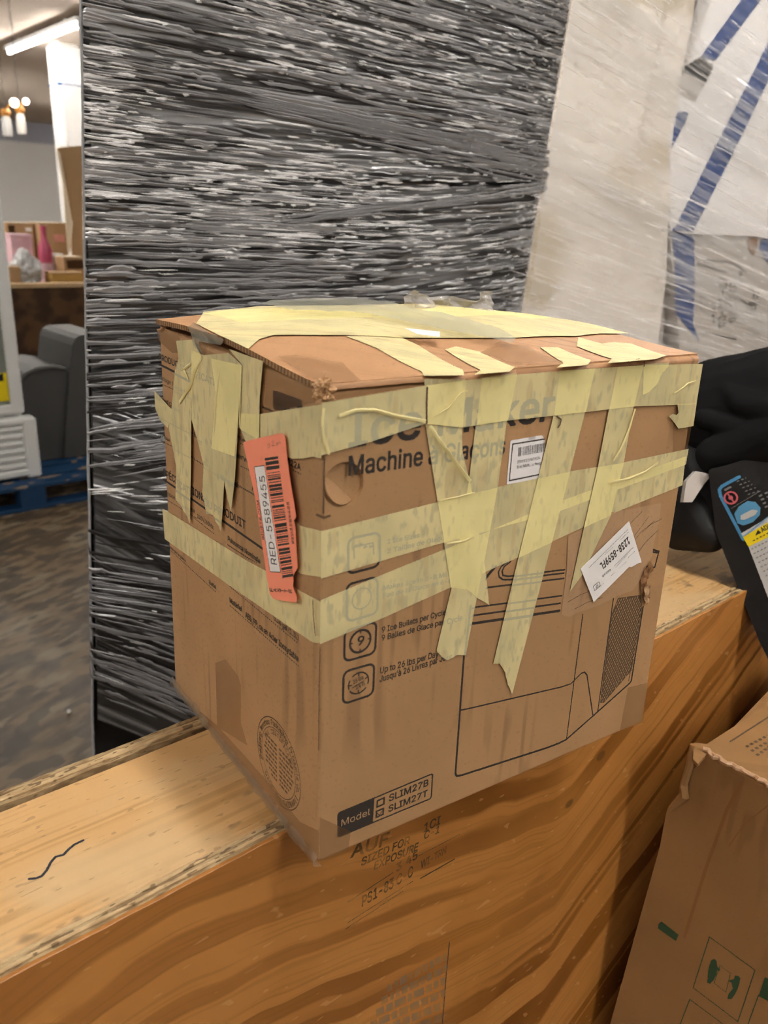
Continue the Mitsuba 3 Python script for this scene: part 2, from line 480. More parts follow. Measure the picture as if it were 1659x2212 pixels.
# surfaces to write on: origin, two axes, outward normal
class Face:
    def __init__(s, o, eu, ev, lift=0.0):
        s.o, s.eu, s.ev = (np.asarray(q, float) for q in (o, eu, ev))
        s.n = np.cross(s.eu, s.ev)

    def uv(s, px):
        q = on_plane(px, s.n, s.o @ s.n) - s.o
        return np.array([q @ s.eu, q @ s.ev])

    def pts(s, pxs): return np.array([s.uv(p) for p in pxs])

    def xyz(s, uv, off=0.0):
        uv = np.asarray(uv, float)
        return s.o + uv[:, :1] * s.eu + uv[:, 1:2] * s.ev + np.broadcast_to(np.asarray(off, float), len(uv))[:, None] * s.n

    def sheet(s, poly, off, edge=None, thick=0.0, wave=0.0, freq=60, seed=0):
        """flat piece from a (u, v) polygon, lifted off the face; thick extrudes it"""
        if not isinstance(poly, shapely.Geometry): poly = Polygon(poly).buffer(0)
        ms = []
        for g in getattr(poly, 'geoms', [poly]):
            if g.area < 1e-9: continue
            if thick:
                m = trimesh.creation.extrude_polygon(g, thick, engine='earcut'); v = m.vertices
                m.vertices = s.xyz(v[:, :2], off + v[:, 2])
            else:
                v2, f = trimesh.creation.triangulate_polygon(g, engine='earcut')
                m = trimesh.Trimesh(np.column_stack([v2, np.zeros(len(v2))]), f, process=False)
                if edge: v, f = trimesh.remesh.subdivide_to_size(m.vertices, m.faces, edge, max_iter=12); m = trimesh.Trimesh(v, f, process=True)
                v = m.vertices
                w = wave * 2 * (meshkit.fbm(np.column_stack([v[:, :2] * freq, np.full(len(v), seed)]), 3, seed) - .3) if wave else 0
                m = trimesh.Trimesh(s.xyz(v[:, :2], off + np.maximum(w, 0) if wave else off), m.faces, process=False)
                if len(m.faces) and (m.face_normals @ s.n).mean() < 0: m.invert()
            ms.append(m)
        return cat(*ms) if ms else None

    def px(s, pxs, off, **k): return s.sheet(s.pts(pxs), off, **k)

    def line(s, pxs, w, off, closed=False, cap=1, dash=None):
        q = s.pts(pxs)
        if closed: q = np.vstack([q, q[:1]])
        if dash:
            ls = LineString(q); L = ls.length; out = []
            a = 0.0
            while a < L:
                out.append(shapely.ops.substring(ls, a, min(a + dash * .55, L)).buffer(w / 2, cap_style=2)); a += dash
            return s.sheet(shapely.union_all(out), off)
        return s.sheet(LineString(q).buffer(w / 2, cap_style=cap, join_style=1, quad_segs=3), off)

    def text(s, t, p0, p1, q, off, bold=False, pad=0.0, fit=True):
        """lettering: baseline from pixel p0 to p1, capitals reaching pixel q above p0"""
        a, b, c = s.uv(p0), s.uv(p1), s.uv(q)
        return s.text_uv(t, a, b, c, off, bold)

    def text_uv(s, t, a, b, c, off, bold=False):
        a, b, c = (np.asarray(x, float) for x in (a, b, c))
        m = text_of(t, bold).copy(); v = m.vertices
        L = np.linalg.norm(b - a); e = (b - a) / L; f = np.array([-e[1], e[0]]); h = abs((c - a) @ f)
        w = v[:, 0].max()
        uv = a + np.outer(v[:, 0] / w * L, e) + np.outer(v[:, 1] * h, f)
        m.vertices = s.xyz(uv, off + v[:, 2] * .00006)
        return m


import shapely.ops
_texts = {}
def text_of(t, bold):
    if (t, bold) not in _texts:
        m = meshkit.text_mesh(t, 1.0, 1.0, bold); m.vertices[:, 0] -= m.vertices[:, 0].min(); _texts[t, bold] = m
    return _texts[t, bold]


# marks on the half wall
FRONT = Face((0, 0, 0), (1, 0, 0), (0, 0, 1))
TOPB = Face((0, 0, .9965), (1, 0, 0), (0, 1, 0))
S = lambda k, x0, y0: (lambda pts: [(x0 + x / k, y0 + y / k) for x, y in pts])
zb = S(2.370, 0, 1500)
wig = zb([(150, 945), (185, 942), (215, 930), (240, 900), (260, 860), (285, 832), (325, 822), (350, 795), (380, 770), (425, 748)])
sp = LineString(TOPB.pts(wig))
obj('marker_squiggle', TOPB.sheet(sp.buffer(.0011, quad_segs=4), .0002), 'mat_marker', hw, label='black marker squiggle')
zs = S(2.370, 600, 1600)
ink = []
for t, a, b, q in (('AUF', (370, 600), (560, 530), (365, 540)), ('SIZED FOR', (425, 642), (672, 525), (420, 605)), ('EXPOSURE', (490, 662), (715, 560), (485, 625)), ('1CI', (745, 470), (830, 425), (742, 430)), ('C-1', (745, 505), (825, 470), (742, 470)),
                   ('3 45', (605, 672), (715, 600), (602, 635)), ('PS1-83 C-C', (430, 850), (690, 690), (425, 800)), ('WI-TRN', (730, 655), (860, 575), (728, 620))):
    ink.append(FRONT.text(t, *zs([a, b, q]), .0002, True))
for a, b, w in (((360, 825), (590, 675), .0012), ((720, 590), (930, 480), .0010), ((360, 930), (690, 720), .0010), ((350, 962), (640, 770), .0012), ((730, 705), (905, 605), .0016)):
    ink.append(FRONT.line(zs([a, b]), w, .0002))
scene['mat_stamp'] = {'type': 'mask', 'opacity': proc(lambda p, n, uv: .20 + .45 * smoothstep(.3, .7, noise(p.x * 90, p.z * 120))), 'bsdf': {'type': 'twosided', 'bsdf': principled((.055, .035, .018), .7, .2)}}
scene['mat_stamp_pale'] = {'type': 'mask', 'opacity': proc(lambda p, n, uv: .10 + .26 * smoothstep(.35, .7, noise(p.x * 160, p.z * 200))), 'bsdf': {'type': 'twosided', 'bsdf': principled((.20, .19, .15), .7, .2)}}
obj('ink_stamp', cat(*ink), 'mat_stamp', hw, label='faded dark ink stamp lettering')
pale = []
for i in range(7):
    a = np.array((560, 1290)) + i * np.array((-28, 62)) ; b = np.array((868, 1120)) + i * np.array((-3, 62))
    t = 0.0
    while t < 1:
        w = random.uniform(.05, .16)
        q0, q1 = a + (b - a) * t, a + (b - a) * min(t + w, 1)
        hgt = np.array((-2, -38))
        pale.append(FRONT.px(zs([tuple(q0), tuple(q1), tuple(q1 + hgt), tuple(q0 + hgt)]), .0002)); t += w + .03
pale = cat(*pale)
obj('grey_stamp', pale, 'mat_stamp_pale', hw, label='grey worn stamp block at the bottom edge of the photo')
obj('veneer_joint', FRONT.line(zs([(878, 1035), (862, 1200), (842, 1450)]), .0016, .0002), 'mat_ink_soft', hw)

# ------------------------------------------------------------------ the taped carton
A_, B_, H_ = .3775, .2993, .37
ORI = np.array([-.0444 * -SY * -1, -.0444 * CY, 1.0])      # its front lower corner
ORI = np.array([CY * 0 - SY * -.0444, SY * 0 + CY * -.0444, 1.0005])
AX, AY, AZ = np.array([CY, SY, 0]), np.array([-SY, CY, 0]), np.array([0, 0, 1.0])
def lw(p): p = np.asarray(p, float); return ORI + p[:, :1] * AX + p[:, 1:2] * AY + p[:, 2:] * AZ
R = Face(ORI, AX, AZ)                 # broad side, normal towards the camera's right
L = Face(ORI, -AY, AZ)                # end with the specifications
print_off, tape_off = .00015, .0006
box = thing('carton', 'battered brown ice maker carton criss-crossed with yellow masking tape, standing on the half wall', 'carton')
# corners of the body as the photo shows them, on the two faces
Rb, Rt = R.uv((1388, 1561)), R.uv((1515, 764)); Lb, Lt = L.uv((378, 1486)), L.uv((343, 708)); Ft = R.uv((697, 838))
c = lambda x, y, z: (x, y, z, .0035)
e = .0035
co = [(e, e, e), (Rb[0] - e, e, Rb[1] + e), (Rb[0] - e, B_ - e, e), (e, -Lb[0] - e, Lb[1] + e), (e, e, H_ - e - .003), (Rt[0] - e, e, Rt[1] - e - .002), (Rt[0] - e, B_ - e, H_ - e - .004), (e, -Lt[0] - e, Lt[1] - e)]
body = m3.Manifold.batch_hull([m3.Manifold.sphere(e, 12).translate(q) for q in co])
hole = R.uv((742, 1047))
body -= m3.Manifold.cylinder(.02, .0155, .0155, 28, True).rotate((90, 0, 0)).translate((hole[0], -.007, hole[1]))
g = body.to_mesh(); bm = trimesh.Trimesh(lw(np.array(g.vert_properties[:, :3], float)), np.array(g.tri_verts), process=False)
obj('body', bm, 'mat_kraft', box, 25)
# punched hand hole: the flap pushed in
disc = trimesh.creation.cylinder(.0149, .0012, sections=28); disc.apply_transform(trimesh.transformations.rotation_matrix(math.radians(76), [1, .1, .25])); disc.apply_translation((hole[0] + .0008, .0052, hole[1])); disc.vertices = lw(disc.vertices)
obj('hand_hole', disc, 'mat_kraft', box)


def bump_top(u, v):                                    # the lid bulges towards the back
    sm = lambda a, b, x: (lambda t: t * t * (3 - 2 * t))(np.clip((x - a) / (b - a), 0, 1))
    return .0215 * sm(-.01, .17, v) * (1 - .55 * sm(.25, .39, u)) * (.46 + .54 * sm(-.03, .13, u)) * (1 - .25 * sm(.22, .32, v))


def top_uv(px):
    z = H_
    for _ in range(12):
        q = at_z(px, ORI[2] + z) - ORI
        u, v = q @ AX, q @ AY
        u, v = np.clip(u, -.02, A_ + .01), np.clip(v, -.01, B_ + .012)
        z = H_ + .5 * (z - H_) + .5 * float(bump_top(u, v))
    return np.array([u, v])


def top_sheet(poly, off, edge=.009, wave=0.0, freq=50, seed=0):
    if not isinstance(poly, shapely.Geometry): poly = Polygon(poly).buffer(0)
    ms = []
    for g_ in getattr(poly, 'geoms', [poly]):
        if g_.area < 1e-8: continue
        v2, f = trimesh.creation.triangulate_polygon(g_, engine='earcut')
        v, f = trimesh.remesh.subdivide_to_size(np.column_stack([v2, np.zeros(len(v2))]), f, edge, max_iter=14)
        m = trimesh.Trimesh(v, f, process=True); v = m.vertices
        w = np.maximum(meshkit.fbm(np.column_stack([v[:, :2] * freq, np.full(len(v), seed)]), 3, seed) - .3, 0) * 2 * wave if wave else 0
        m = trimesh.Trimesh(lw(np.column_stack([v[:, 0], v[:, 1], H_ + bump_top(v[:, 0], v[:, 1]) + off + w])), m.faces, process=False)
        if m.face_normals[:, 2].mean() < 0: m.invert()
        ms.append(m)
    return cat(*ms)


def top_px(pxs, off, **k): return top_sheet([top_uv(p) for p in pxs], off, **k)


# lid flaps, thick curved boards; the long ones meet in the middle
def flap(u0, u1, v0, v1, off, thick, lift=lambda u, v: 0 * u, nu=34, nv=16):
    uu, vv = np.meshgrid(np.linspace(u0, u1, nu), np.linspace(v0, v1, nv), indexing='ij')
    z = H_ + bump_top(uu, vv) + off + lift(uu, vv)
    topv = np.column_stack([uu.ravel(), vv.ravel(), z.ravel()]); bot = topv - [0, 0, thick]
    n = len(topv); f = []; idx = lambda i, j: i * nv + j
    for i in range(nu - 1):
        for j in range(nv - 1):
            a, b, c_, d = idx(i, j), idx(i + 1, j), idx(i + 1, j + 1), idx(i, j + 1)
            f += [[a, b, c_], [a, c_, d], [n + a, n + c_, n + b], [n + a, n + d, n + c_]]
    rim = [idx(i, 0) for i in range(nu)] + [idx(nu - 1, j) for j in range(1, nv)] + [idx(i, nv - 1) for i in range(nu - 2, -1, -1)] + [idx(0, j) for j in range(nv - 2, 0, -1)]
    ef = []
    for a, b in zip(rim, rim[1:] + rim[:1]):
        fold = (a % nv == 0 and b % nv == 0 and v0 < .01) or (a // nv == nu - 1 and b // nv == nu - 1)
        (f if fold else ef).extend([[a, n + a, n + b], [a, n + b, b]])
    v = lw(np.vstack([topv, bot]))
    return trimesh.Trimesh(v, f, process=False), trimesh.Trimesh(v, ef, process=False)


for (u0, u1, v0, v1, off, lift) in ((-.001, A_ - .001, .0028, .148, 0, lambda u, v: 0 * u), (-.002, A_ - .001, .150, B_ - .001, 0, lambda u, v: 0 * u)):
    fm, em = flap(u0, u1, v0, v1, off, .0042, lift)
    k = obj('lid_flap', fm, 'mat_kraft_flap', box, 30)
    obj('raw_edge', em, 'mat_flute', k)
for (u0, u1) in ((.004, .12), (A_ - .12, A_ - .006)):
    fm, em = flap(u0, u1, .006, B_ - .006, -.0125, .004, nu=8)
    k = obj('inner_flap', fm, 'mat_kraft_flap', box, 30)
    obj('raw_edge', em, 'mat_flute', k)
# the lid folds over the top of the broad side
ang_ = np.linspace(0, np.pi / 2, 7); us_ = np.linspace(.004, A_ - .002, 60)
fold_ = np.array([[u_, .0045 - .0049 * np.sin(a_), H_ - .0046 + .0049 * np.cos(a_) + .0006 * (meshkit.fbm(np.array([u_ * 60, 0, 0]), 2, 3) - .5) - .0015 * (u_ / A_)] for u_ in us_ for a_ in ang_] )
ff_ = []
for i_ in range(59):
    for j_ in range(6): a_ = i_ * 7 + j_; ff_ += [[a_, a_ + 1, a_ + 8], [a_, a_ + 8, a_ + 7]]
obj('lid_fold', trimesh.Trimesh(lw(fold_), ff_, process=False), 'mat_kraft_flap', box, True)
# crushed front corner
cr = trimesh.creation.icosphere(4, .0062); cr.vertices *= [1, 1, 1.7]; cr = wobble(cr, .0045, 420, 3)
cr.vertices = lw(cr.vertices + [.0035, .0035, H_ - .006])
obj('crushed_corner', cr, 'mat_kraft', box, label='crushed and frayed cardboard corner')
cr = trimesh.creation.icosphere(4, .005); cr = wobble(cr, .004, 420, 5); cr.vertices = lw(cr.vertices * [1, 1.3, .8] + [.004, B_ - .006, H_ - .001])
obj('crushed_corner', cr, 'mat_kraft', box)

# ---- printing
ink_R, ink_L = [], []
def rt(t, a, b, q, bold=False): ink_R.append(R.text(t, a, b, q, print_off, bold))
def lt(t, a, b, q, bold=False): ink_L.append(L.text(t, a, b, q, print_off, bold))
titles = [R.text('Ice Maker', (748, 966), (1190, 907), (748, 886), print_off, True)]
titles.append(R.text('Machine à Glaçons', (752, 1027), (1090, 979), (752, 986), print_off, True))
obj('printed_title', cat(*titles), 'mat_ink', box, label='black printed title lettering')
zf = S(4.1475, 660, 1080)
for t, a, b, q in (('2 Ice Sizes', (725, 390), (1015, 330), (722, 350)), ('2 Tailles de Glaçons', (725, 475), (1300, 335), (722, 435)),
                   ('Makes Ice in 6-8 Minutes', (690, 805), (1390, 655), (688, 765)), ('Fait de la Glace en 6-8', (690, 875), (1300, 735), (688, 835)),
                   ('9 Ice Bullets per Cycle', (682, 1190), (1255, 1025), (682, 1140)), ('9 Balles de Glace par Cycle', (680, 1262), (1395, 1070), (680, 1212)),
                   ('Up to 26 lbs per Day', (665, 1555), (1190, 1400), (668, 1500)), ("Jusqu'à 26 Livres par Jour", (662, 1632), (1300, 1420), (665, 1578))):
    obj('printed_caption', R.text(t, *zf([a, b, q]), print_off, True), 'mat_ink', box)


def rounded(face, quad, rad):
    q = face.pts(quad); p = Polygon(q).buffer(-rad).buffer(rad, quad_segs=5); return p


icons = []
def icon(quad):
    p = rounded(R, zf(quad), .005); icons.append(R.sheet(p.buffer(.0009).difference(p.buffer(-.0010)), print_off)); return p
icon([(375, 345), (660, 285), (660, 590), (375, 665)])
icon([(365, 760), (640, 685), (640, 1010), (365, 1090)])
icon([(350, 1170), (635, 1085), (622, 1370), (345, 1450)])
icon([(340, 1540), (615, 1460), (605, 1740), (333, 1830)])
def ring(cx, r, w, a0=0, a1=360, n=40):
    t = np.radians(np.linspace(a0, a1, n)); q = cx + r * np.column_stack([np.cos(t), np.sin(t)])
    return R.sheet(LineString(q).buffer(w / 2, cap_style=2), print_off)
c9 = R.uv(zf([(490, 1265)])[0]); rr = np.linalg.norm(R.uv(zf([(490, 1168)])[0]) - c9)
icons.append(ring(c9, rr, .0018))
for a in range(4):
    d = np.array([math.cos(a * math.pi / 2), math.sin(a * math.pi / 2)]); icons.append(R.sheet(LineString([c9 + d * rr * .78, c9 + d * rr]).buffer(.0006), print_off))
icons.append(R.text('9', *zf([(462, 1305), (524, 1290), (462, 1228)]), print_off, True))
c26 = R.uv(zf([(474, 1640)])[0])
for a0, a1 in ((-150, -40), (-20, 130), (150, 200)): icons.append(ring(c26, rr * .98, .0012, a0, a1))
for a in (90, -90, 180, 20): d = np.array([math.cos(math.radians(a)), math.sin(math.radians(a))]); icons.append(R.sheet(LineString([c26 + d * rr * .72, c26 + d * rr * .86]).buffer(.0006), print_off))
icons += [R.text('26 lbs', *zf([(428, 1650), (520, 1600), (428, 1612)]), print_off, True), R.text('24 h', *zf([(450, 1700), (530, 1655), (450, 1662)]), print_off, True), R.line(zf([(420, 1682), (525, 1618)]), .0008, print_off)]
c2 = R.uv(zf([(500, 880)])[0]); icons.append(ring(c2, rr * .9, .001))
icons.append(R.line(zf([(430, 520), (425, 420), (600, 380), (605, 480)]), .001, print_off))
for a in ((440, 410), (480, 400), (520, 420), (570, 415)): icons.append(R.line(zf([a, (a[0] + 18, a[1] - 5)]), .0018, print_off))
obj('printed_icons', cat(*icons), 'mat_ink', box)

zg = S(3.072, 920, 1080)
dw = []
def dl(pts, w=.0011): dw.append(R.line(zg(pts), w * 1.55, print_off))
dl([(290, 700), (252, 1030), (195, 1815), (205, 1832), (240, 1825), (800, 1645), (880, 1615), (930, 1590), (1100, 1440), (1352, 1215), (1362, 1200), (1440, 710)], .0013)
dl([(228, 1395), (300, 1380), (900, 1240), (960, 1220), (1030, 1150), (1052, 1142), (1068, 1160), (1108, 1435)], .0009)
dl([(1040, 760), (932, 1588)], .0008)
dl([(1248, 620), (1140, 1400)], .0009); dl([(1425, 715), (1345, 1200)], .0006)
dl([(300, 715), (900, 635)], .0010); dl([(300, 768), (890, 685)], .0011); dl([(290, 822), (885, 735)], .0016)
dl([(395, 582), (915, 520)], .0010)
dl([(540, 410), (500, 440), (480, 475), (485, 510), (510, 528), (560, 528), (915, 485)], .0010); dl([(560, 410), (520, 440), (505, 470), (510, 500), (545, 507), (920, 462)], .0010)
dl([(460, 440), (395, 520)], .0018)
dl([(1505, 330), (1545, 342), (1518, 445), (1490, 452), (1462, 440)], .0012); dl([(1505, 345), (1535, 350)], .001); dl([(1470, 470), (1490, 435)], .0012)
gp = Polygon(R.pts(zg([(1275, 650), (1425, 630), (1435, 710), (1365, 1130), (1180, 1345), (1155, 1345), (1180, 1150), (1230, 760)]))).buffer(0)
grille_fill = R.sheet(gp, print_off * .8)
obj('printed_grille', grille_fill, 'mat_ink_soft', box, label='printed dark mesh grille of the machine drawing')
holes = []
u0, v0, u1, v1 = gp.bounds
i = 0
v = v0
while v < v1:
    u = u0 + (.0018 if i % 2 else 0)
    while u < u1:
        q = Point(u, v)
        if gp.buffer(-.0012).contains(q): holes.append(affinity.rotate(affinity.scale(q.buffer(.00095, quad_segs=1), .75, 1.9), -18))
        u += .0036
    v += .0030; i += 1
obj('printed_grille_holes', R.sheet(shapely.union_all(holes), print_off * 1.4), 'mat_kraft_ink', box, label='fine row of printed mesh openings')
labels[f'{box}__printed_grille_holes']['kind'] = 'stuff'
obj('printed_drawing', cat(*dw), 'mat_ink', box, label='line drawing of the ice maker')

zm = S(4.1475, 660, 1600)
bq = rounded(R, zm([(283, 645), (1145, 285), (1130, 520), (283, 872)]), .003)
left = Polygon(R.pts(zm([(200, 500), (618, 500), (600, 760), (200, 1000)]))).buffer(0)
mdl = text_of('Model', False)
badge = [R.sheet(bq.intersection(left), print_off), R.sheet(bq.difference(left).difference(bq.buffer(-.0014)), print_off)]
for quad in ([(635, 535), (712, 500), (708, 570), (632, 605)], [(628, 628), (704, 596), (700, 662), (625, 698)]):
    p = Polygon(R.pts(zm(quad))); badge.append(R.sheet(p.difference(p.buffer(-.0016)), print_off))
badge.append(R.line(zm([(645, 650), (660, 668), (690, 622)]), .0007, print_off))
badge += [R.text('SLIM27B', *zm([(745, 545), (1098, 400), (742, 488)]), print_off, True), R.text('SLIM27T', *zm([(740, 640), (1090, 495), (737, 585)]), print_off, True)]
obj('printed_model_badge', cat(*badge), 'mat_ink', box, label='black printed model badge with tick boxes')
obj('printed_model_word', R.text('Model', *zm([(318, 765), (575, 660), (316, 708)]), print_off * 2.2), 'mat_kraft_ink', box)

za, zd = S(3.456, 300, 600), S(4.1475, 330, 1100)
for t, a, b, q, bo in (('PRODUCT SPECIFICATIONS', (152, 608), (700, 850), (152, 565), True), ('Voltage / Frequency', (150, 752), (400, 880), (150, 722), False), ('Rated Current', (150, 905), (330, 1010), (150, 878), False),
                       ('Ice Shape', (160, 1180), (232, 1225), (160, 1155), False), ('Bullet', (415, 1185), (500, 1250), (415, 1150), False), ('Bullet', (480, 1370), (560, 1425), (480, 1340), False), ('System', (720, 1180), (805, 1250), (720, 1145), False),
                       ('Water Reservoir', (560, 1240), (855, 1405), (560, 1205), True), ('R22A', (1110, 1390), (1210, 1440), (1110, 1345), True), ('ABS, PP', (845, 1590), (960, 1650), (845, 1545), True),
                       ('SPÉCIFICATIONS DU PRODUIT', (185, 1475), (800, 1880), (185, 1425), True), ('Tension / Fréquence', (190, 1605), (420, 1760), (190, 1575), False), ('Material', (640, 1500), (745, 1570), (640, 1460), True)):
    lt(t, *za([a, b, q]), bo)
for t, a, b, q, bo in (('120V/60Hz', (400, 75), (545, 180), (400, 38), False), ('Puissance Nominale', (675, 280), (965, 490), (675, 238), True), ('Forme de la glace', (132, 330), (298, 475), (132, 305), False), ('Balle', (508, 668), (568, 715), (508, 635), True),
                       ('Matériel', (692, 835), (803, 920), (692, 792), True), ('ABS, PP, ou en Acier Inoxydable', (832, 965), (1308, 1370), (832, 915), True), ('0.34 gal (1.3L)', (1085, 990), (1308, 1180), (1085, 945), True)):
    lt(t, *zd([a, b, q]), bo)
for a, b in (((152, 645), (420, 780)), ((185, 1505), (1000, 2075))): ink_L.append(L.line(za([a, b]), .0022, print_off))
ink_L.append(L.line(za([(925, 965), (1010, 1000)]), .0016, print_off))
for a, b in (((150, 785), (420, 905)), ((160, 1035), (420, 1170)), ((165, 1215), (420, 1350)), ((415, 1355), (900, 1640)), ((760, 1235), (900, 1310)), ((760, 1405), (890, 1470)), ((1150, 1435), (1210, 1465)), ((735, 1550), (930, 1660)), ((190, 1645), (440, 1800)), ((410, 1790), (560, 1910)), ((665, 1995), (880, 2130))):
    ink_L.append(L.line(za([a, b]), .0010, print_off, dash=.0034))
for a, b in (((135, 345), (565, 740)), ((670, 315), (870, 450)), ((690, 690), (1308, 1205)), ((692, 862), (1308, 1405))):
    ink_L.append(L.line(zd([a, b]), .0010, print_off, dash=.0034))
obj('printed_specifications', cat(*ink_L), 'mat_ink', box, label='black printed specification table')
bq = rounded(L, za([(1003, 835), (1222, 910), (1222, 1010), (1003, 985)]), .003)
obj('printed_region_badge', L.sheet(bq, print_off), 'mat_ink', box)
obj('printed_region_word', L.text('US/CA', *za([(1028, 945), (1190, 995), (1030, 892)]), print_off * 2.2), 'mat_kraft_ink', box)

# round maker's stamp
cs = L.uv((601, 1648)); rs = abs(L.uv((601, 1562))[1] - cs[1])
rs = .5 * (np.linalg.norm(L.uv((575, 1546)) - cs) + np.linalg.norm(L.uv((630, 1748)) - cs))
st = []
def lring(r, w):
    t = np.radians(np.linspace(0, 360, 73)); q = cs + r * np.column_stack([np.cos(t), np.sin(t)]); st.append(L.sheet(LineString(q).buffer(w / 2), print_off))
lring(rs, .0010); lring(rs * .78, .0007)
def arc_text(t, r, a0, a1, h, flip=False):
    for i, ch in enumerate(t):
        if ch == ' ': continue
        a = math.radians(a0 + (a1 - a0) * i / (len(t) - 1)); d = np.array([math.cos(a), math.sin(a)]); tg = np.array([d[1], -d[0]]) * (-1 if flip else 1)
        w = h * .62 * (.5 if ch in 'itl.' else 1.15 if ch in 'WM' else 1)
        p = cs + d * r
        st.append(L.text_uv(ch, p - tg * w / 2, p + tg * w / 2, p - tg * w / 2 + np.array([-tg[1], tg[0]]) * h, print_off))
arc_text('Zhejiang Wenzhou Packaging Products Co. Ltd', rs * .83, 205, -35, rs * .13)
arc_text('MADE IN CHINA', rs * .95, 228, 318, rs * .13, True)
arc_text('BOX CERTIFICATE', rs * .62, 150, 30, rs * .11)
for i in range(9):
    y = .36 - .11 * i
    for sgn in (-1, 1):
        x = .06
        while x < math.sqrt(max(0, .62 ** 2 - y * y)):
            w = random.uniform(.05, .15); q = cs + rs * np.array([(x + w / 2) * sgn, y])
            st.append(L.sheet(shapely.box(q[0] - rs * w / 2, q[1], q[0] + rs * w / 2, q[1] + rs * .055), print_off)); x += w + .03
obj('printed_maker_stamp', cat(*st), 'mat_ink_soft', box, label='round printed stamp of the carton maker')

# creases and scuffs
wear = [R.line([(700, 990), (699, 1050), (698, 1108)], .0012, .0003), R.line([(684, 1112), (700, 1118), (712, 1114)], .0016, .0003), L.line([(692, 1400), (690, 1500), (689, 1620)], .0010, .0003), L.line([(683, 1295), (684, 1330), (688, 1370)], .0012, .0026),
        R.line([(918, 836), (917, 870), (917, 912)], .0014, .0026), R.line([(1198, 898), (1207, 905), (1205, 915), (1200, 922)], .0012, .0026), R.line([(1386, 780), (1386, 790)], .001, .0026)]
for a, b in (((1335, 1165), (1385, 1105)), ((1350, 1195), (1400, 1115)), ((1362, 1175), (1412, 1125)), ((1372, 1200), (1420, 1145)), ((1385, 1150), (1428, 1120)), ((1225, 1300), (1290, 1270)), ((1240, 1315), (1300, 1290))):
    wear.append(R.line([a, ((a[0] + b[0]) / 2 - 3, (a[1] + b[1]) / 2 - 2), b], .0005, .0008))
for w_ in wear: obj('worn_crease', w_, 'mat_wear', box)
obj('torn_liner', R.px(zg([(1205, 110), (1230, 80), (1560, 20), (1545, 140), (1505, 300), (1500, 360), (1480, 400), (1420, 520), (1370, 600), (1260, 640), (1140, 700), (1020, 740), (945, 775), (895, 760), (930, 480), (940, 240), (1030, 190)]), .0004, wave=.0004, edge=.012), 'mat_kraft_pale', box, label='paler patch where tape was torn off')
tear = R.px(zg([(1425, 480), (1475, 400), (1490, 440), (1462, 500), (1458, 560), (1468, 640), (1445, 690), (1420, 620), (1415, 540)]), .0012, edge=.004, wave=.004, freq=180, seed=4)
obj('torn_shred', tear, 'mat_brown', box)
obj('torn_shred', R.px(zg([(1425, 570), (1462, 545), (1468, 640), (1448, 692), (1425, 640)]), .0022, edge=.004, wave=.004, freq=180, seed=9), 'mat_kraft_pale', box)

# ---- clear parcel tape
clear_L = [[(378, 1486), (690, 1860), (690, 1795), (649, 1775), (590, 1702), (524, 1626), (470, 1567), (384, 1496), (376, 1465)], za([(590, 770), (950, 630), (1290, 800), (1350, 850), (1350, 925), (935, 1015), (950, 800)]), [(466, 1432), (488, 1424), (515, 1460), (521, 1480), (521, 1560), (535, 1610), (470, 1570)], za([(135, 380), (300, 420), (330, 560), (250, 560), (150, 470)])]
for q in clear_L: obj('clear_tape', L.px(q, .0004, edge=.02), 'mat_clear_tape', box)
for q in ([(690, 1860), (752, 1838), (757, 1795), (690, 1765)], [(1338, 1578), (1388, 1560), (1399, 1474), (1356, 1485)], [(697, 838), (800, 823), (915, 813), (915, 832), (800, 850), (692, 869)], [(1455, 880), (1502, 872), (1484, 970), (1452, 978)], [(1114, 790), (1216, 783), (1218, 797), (1114, 808)]):
    obj('clear_tape', R.px(q, .0004, edge=.02), 'mat_clear_tape', box)
# wrinkled film edge that hangs along the lower left edge
n = 90; t = np.linspace(0, 1, n)
la, lb = L.uv((374, 1470)), L.uv((689, 1862))
rows = []
for j, (dv, o) in enumerate(((.0055, .0008), (.002, .003), (-.0015, .004), (-.0035, .002), (-.005, -.003))):
    q = la + np.outer(t, lb - la); q[:, 1] += dv + .0022 * (meshkit.fbm(np.column_stack([t * 30, t * 0 + j, t * 0]), 3, 5) - .5)
    rows.append(L.xyz(q, np.maximum(o + .005 * (meshkit.fbm(np.column_stack([t * 42, t * 0 + j * 1.7, t * 0]), 3, 8) - .5), .0008 if j < 3 else -.004)))
v = np.vstack(rows); f = []
for j in range(len(rows) - 1):
    for i in range(n - 1): f += [[j * n + i, j * n + i + 1, (j + 1) * n + i + 1], [j * n + i, (j + 1) * n + i + 1, (j + 1) * n + i]]
obj('clear_tape_edge', trimesh.Trimesh(v, f, process=False), 'mat_edge_film', box, True, label='crinkled glossy edge of clear tape')

